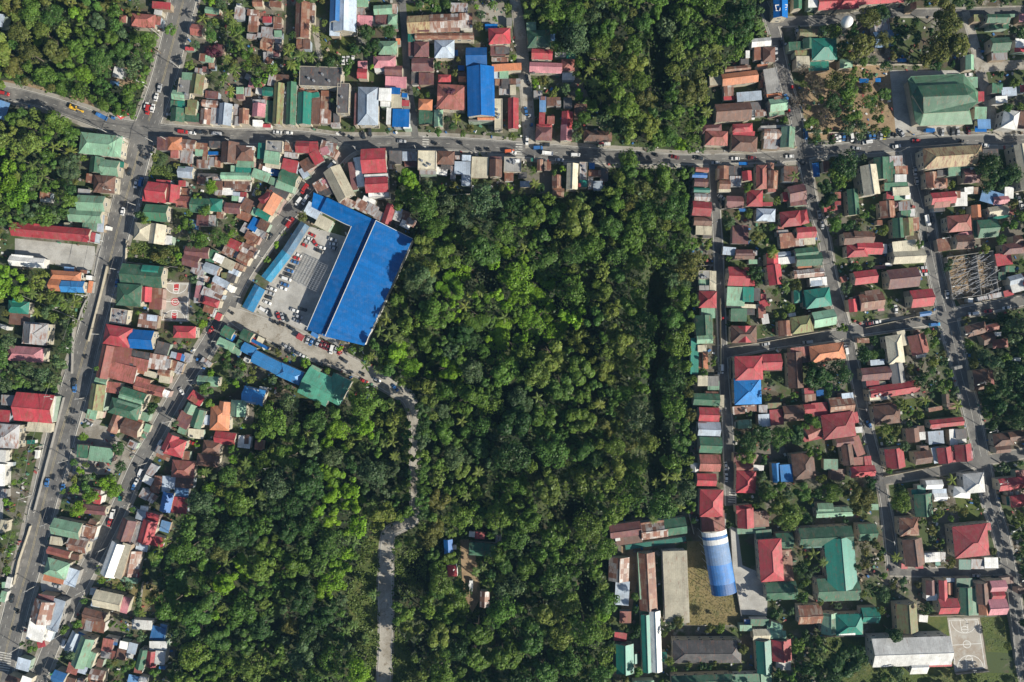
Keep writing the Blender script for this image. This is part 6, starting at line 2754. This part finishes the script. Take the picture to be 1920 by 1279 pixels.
# ---------------------------------------------------------------- labels that single each thing out
LM=[("the blue market hall",650,510),("the market parking lot",560,560),("the red painted court",330,565),("the green auditorium",1767,190),("the banded arched court roof",1350,1055),("the white lined court",1812,1208),
("the left three-way junction",265,245),("the mint filling-station canopies",175,855),("the huge olive tree",1778,72),("the white hall",1710,1190),("the blue-roofed long house",900,155),("the long red-roofed hall",95,435),
("the roofless ruin",1829,515),("the orange L-shaped roof",1540,665),("the blue roof with the emblem",1463,20),("the white water tank",1589,40),("the park",1580,190),("the top cross road's right end",1850,262),("the concrete lane",723,1120),
("the dark flat L-shaped roof",615,155),("the green L-shaped school roof",1560,1060),("the right crossroads",1785,590),("the red hip roof by the arched court",1443,1050),("the mossy long hall",1785,300),("the lone white roof",260,1170),
("the long white metal hall",215,1045),("the tall cream steeple roof",1630,340),("the lime round tree",157,140),("the long blue roofs",515,695),("the red and blue corner roofs",240,640),("the bright blue house roof",1402,738),("the forest-edge narrow street",1352,500),
("the red roof with white end",1720,740),("the pale green roof",260,340),("the twin red roofs",705,320),("the bottom left fork",100,1230),("the cream long hall",1268,1100),("the grey long hall",1325,1215),("the right avenue bend",1745,440),("the blue bottom clearing hut",842,1025),
("the dirt clearing house",228,135),("the dark ravine",1235,600),("the lane bend",775,770),("the burnt-brown junction tree",1300,160),("the small lower crossroads",1675,1070),("the southern white tent roof",1825,910),("the pink-roofed corner",1880,1115),("the forest centre",1000,650),
("the south-west forest",530,1050),("the top forest",1180,100),("the smoke-grey forest",1890,700),("the lower forest",1080,1150),("the upper left forest",100,90),("the left palm grove",60,310),("the tin shack block",500,40),("the rusty long shed",570,45),("the top middle alley",765,130),("the top right alley",985,160),
("the garden plot",290,478),("the left middle court end",335,620),("the palm row",725,615),("the yellowish long wall",165,700),("the banana rows",500,1262),("the forecourt",100,480),("the brown park trees",1535,185),("the crossing stripes",798,266),("the second crossing stripes",973,280)]
import collections
def dirw(dx,dy):
    if math.hypot(dx,dy)<14: return "beside"
    a=math.degrees(math.atan2(dy,dx))%360
    return ["right of","lower right of","below","lower left of","left of","upper left of","above","upper right of"][int(((a+22.5)%360)//45)]
CN2={}
items=[t for t in THINGS if t[4]]
nb=[(t[2],t[3],t[1]) for t in items if t[4] in('b','s')]
def cand(t,k):
    o,d,x,y,s=t; l=sorted(LM,key=lambda q:(q[1]-x)**2+(q[2]-y)**2)[k]; return f"{d} {dirw(x-l[1],y-l[2])} {l[0]}"
lab={}; used=set()
pending=list(items)
for k in range(4):
    g=collections.defaultdict(list)
    for t in pending: g[cand(t,k)].append(t)
    nxt=[]
    for c,ts in g.items():
        if len(ts)==1 and c not in used and (k>0 or True): lab[id(ts[0][0])]=(c,ts[0][0]); used.add(c)
        else: nxt+=ts
    pending=nxt
g=collections.defaultdict(list)
for t in pending: g[cand(t,0)].append(t)
OR=["","second","third","fourth","fifth","sixth","seventh","eighth","ninth","tenth","eleventh","twelfth","thirteenth","fourteenth","fifteenth","sixteenth"]
for c,ts in g.items():
    ts.sort(key=lambda t:t[2])
    for i,t in enumerate(ts):
        w_=("leftmost" if i==0 else "rightmost" if i==len(ts)-1 else OR[min(i,15)]+" from left"); L=f"{c}, {w_}" if len(ts)>1 else c+", nearest one"
        q=L; n_=0
        while q in used: n_+=1; q=L+[" and upper"," and lower"," and middle"," and smaller"," and larger"][min(n_-1,4)]
        used.add(q); lab[id(t[0])]=(q,t[0])
for L,o in lab.values(): o['label']=L
for t in THINGS:
    if not t[4] or t[4]=='s': t[0]['label']=t[1]
bad=[t[0]['label'] for t in THINGS if len(t[0]['label'].split())>16]; print("things",len(THINGS),"labels",len(set(t[0]['label'] for t in THINGS)),"long",len(bad),bad[:3])

# ---------------------------------------------------------------- morning haze
m=bpy.data.materials.new("haze_air"); m.use_nodes=True; t=m.node_tree; t.nodes.clear(); pv=t.nodes.new('ShaderNodeVolumePrincipled'); oo=t.nodes.new('ShaderNodeOutputMaterial')
pv.inputs['Color'].default_value=(.30,.62,1,1); pv.inputs['Density'].default_value=.00005; t.links.new(pv.outputs[0],oo.inputs['Volume'])
mb=MB(); mb.box(0,0,-1,2*420,2*300,H+8); o=mb.build("haze",m); o['kind']='stuff'
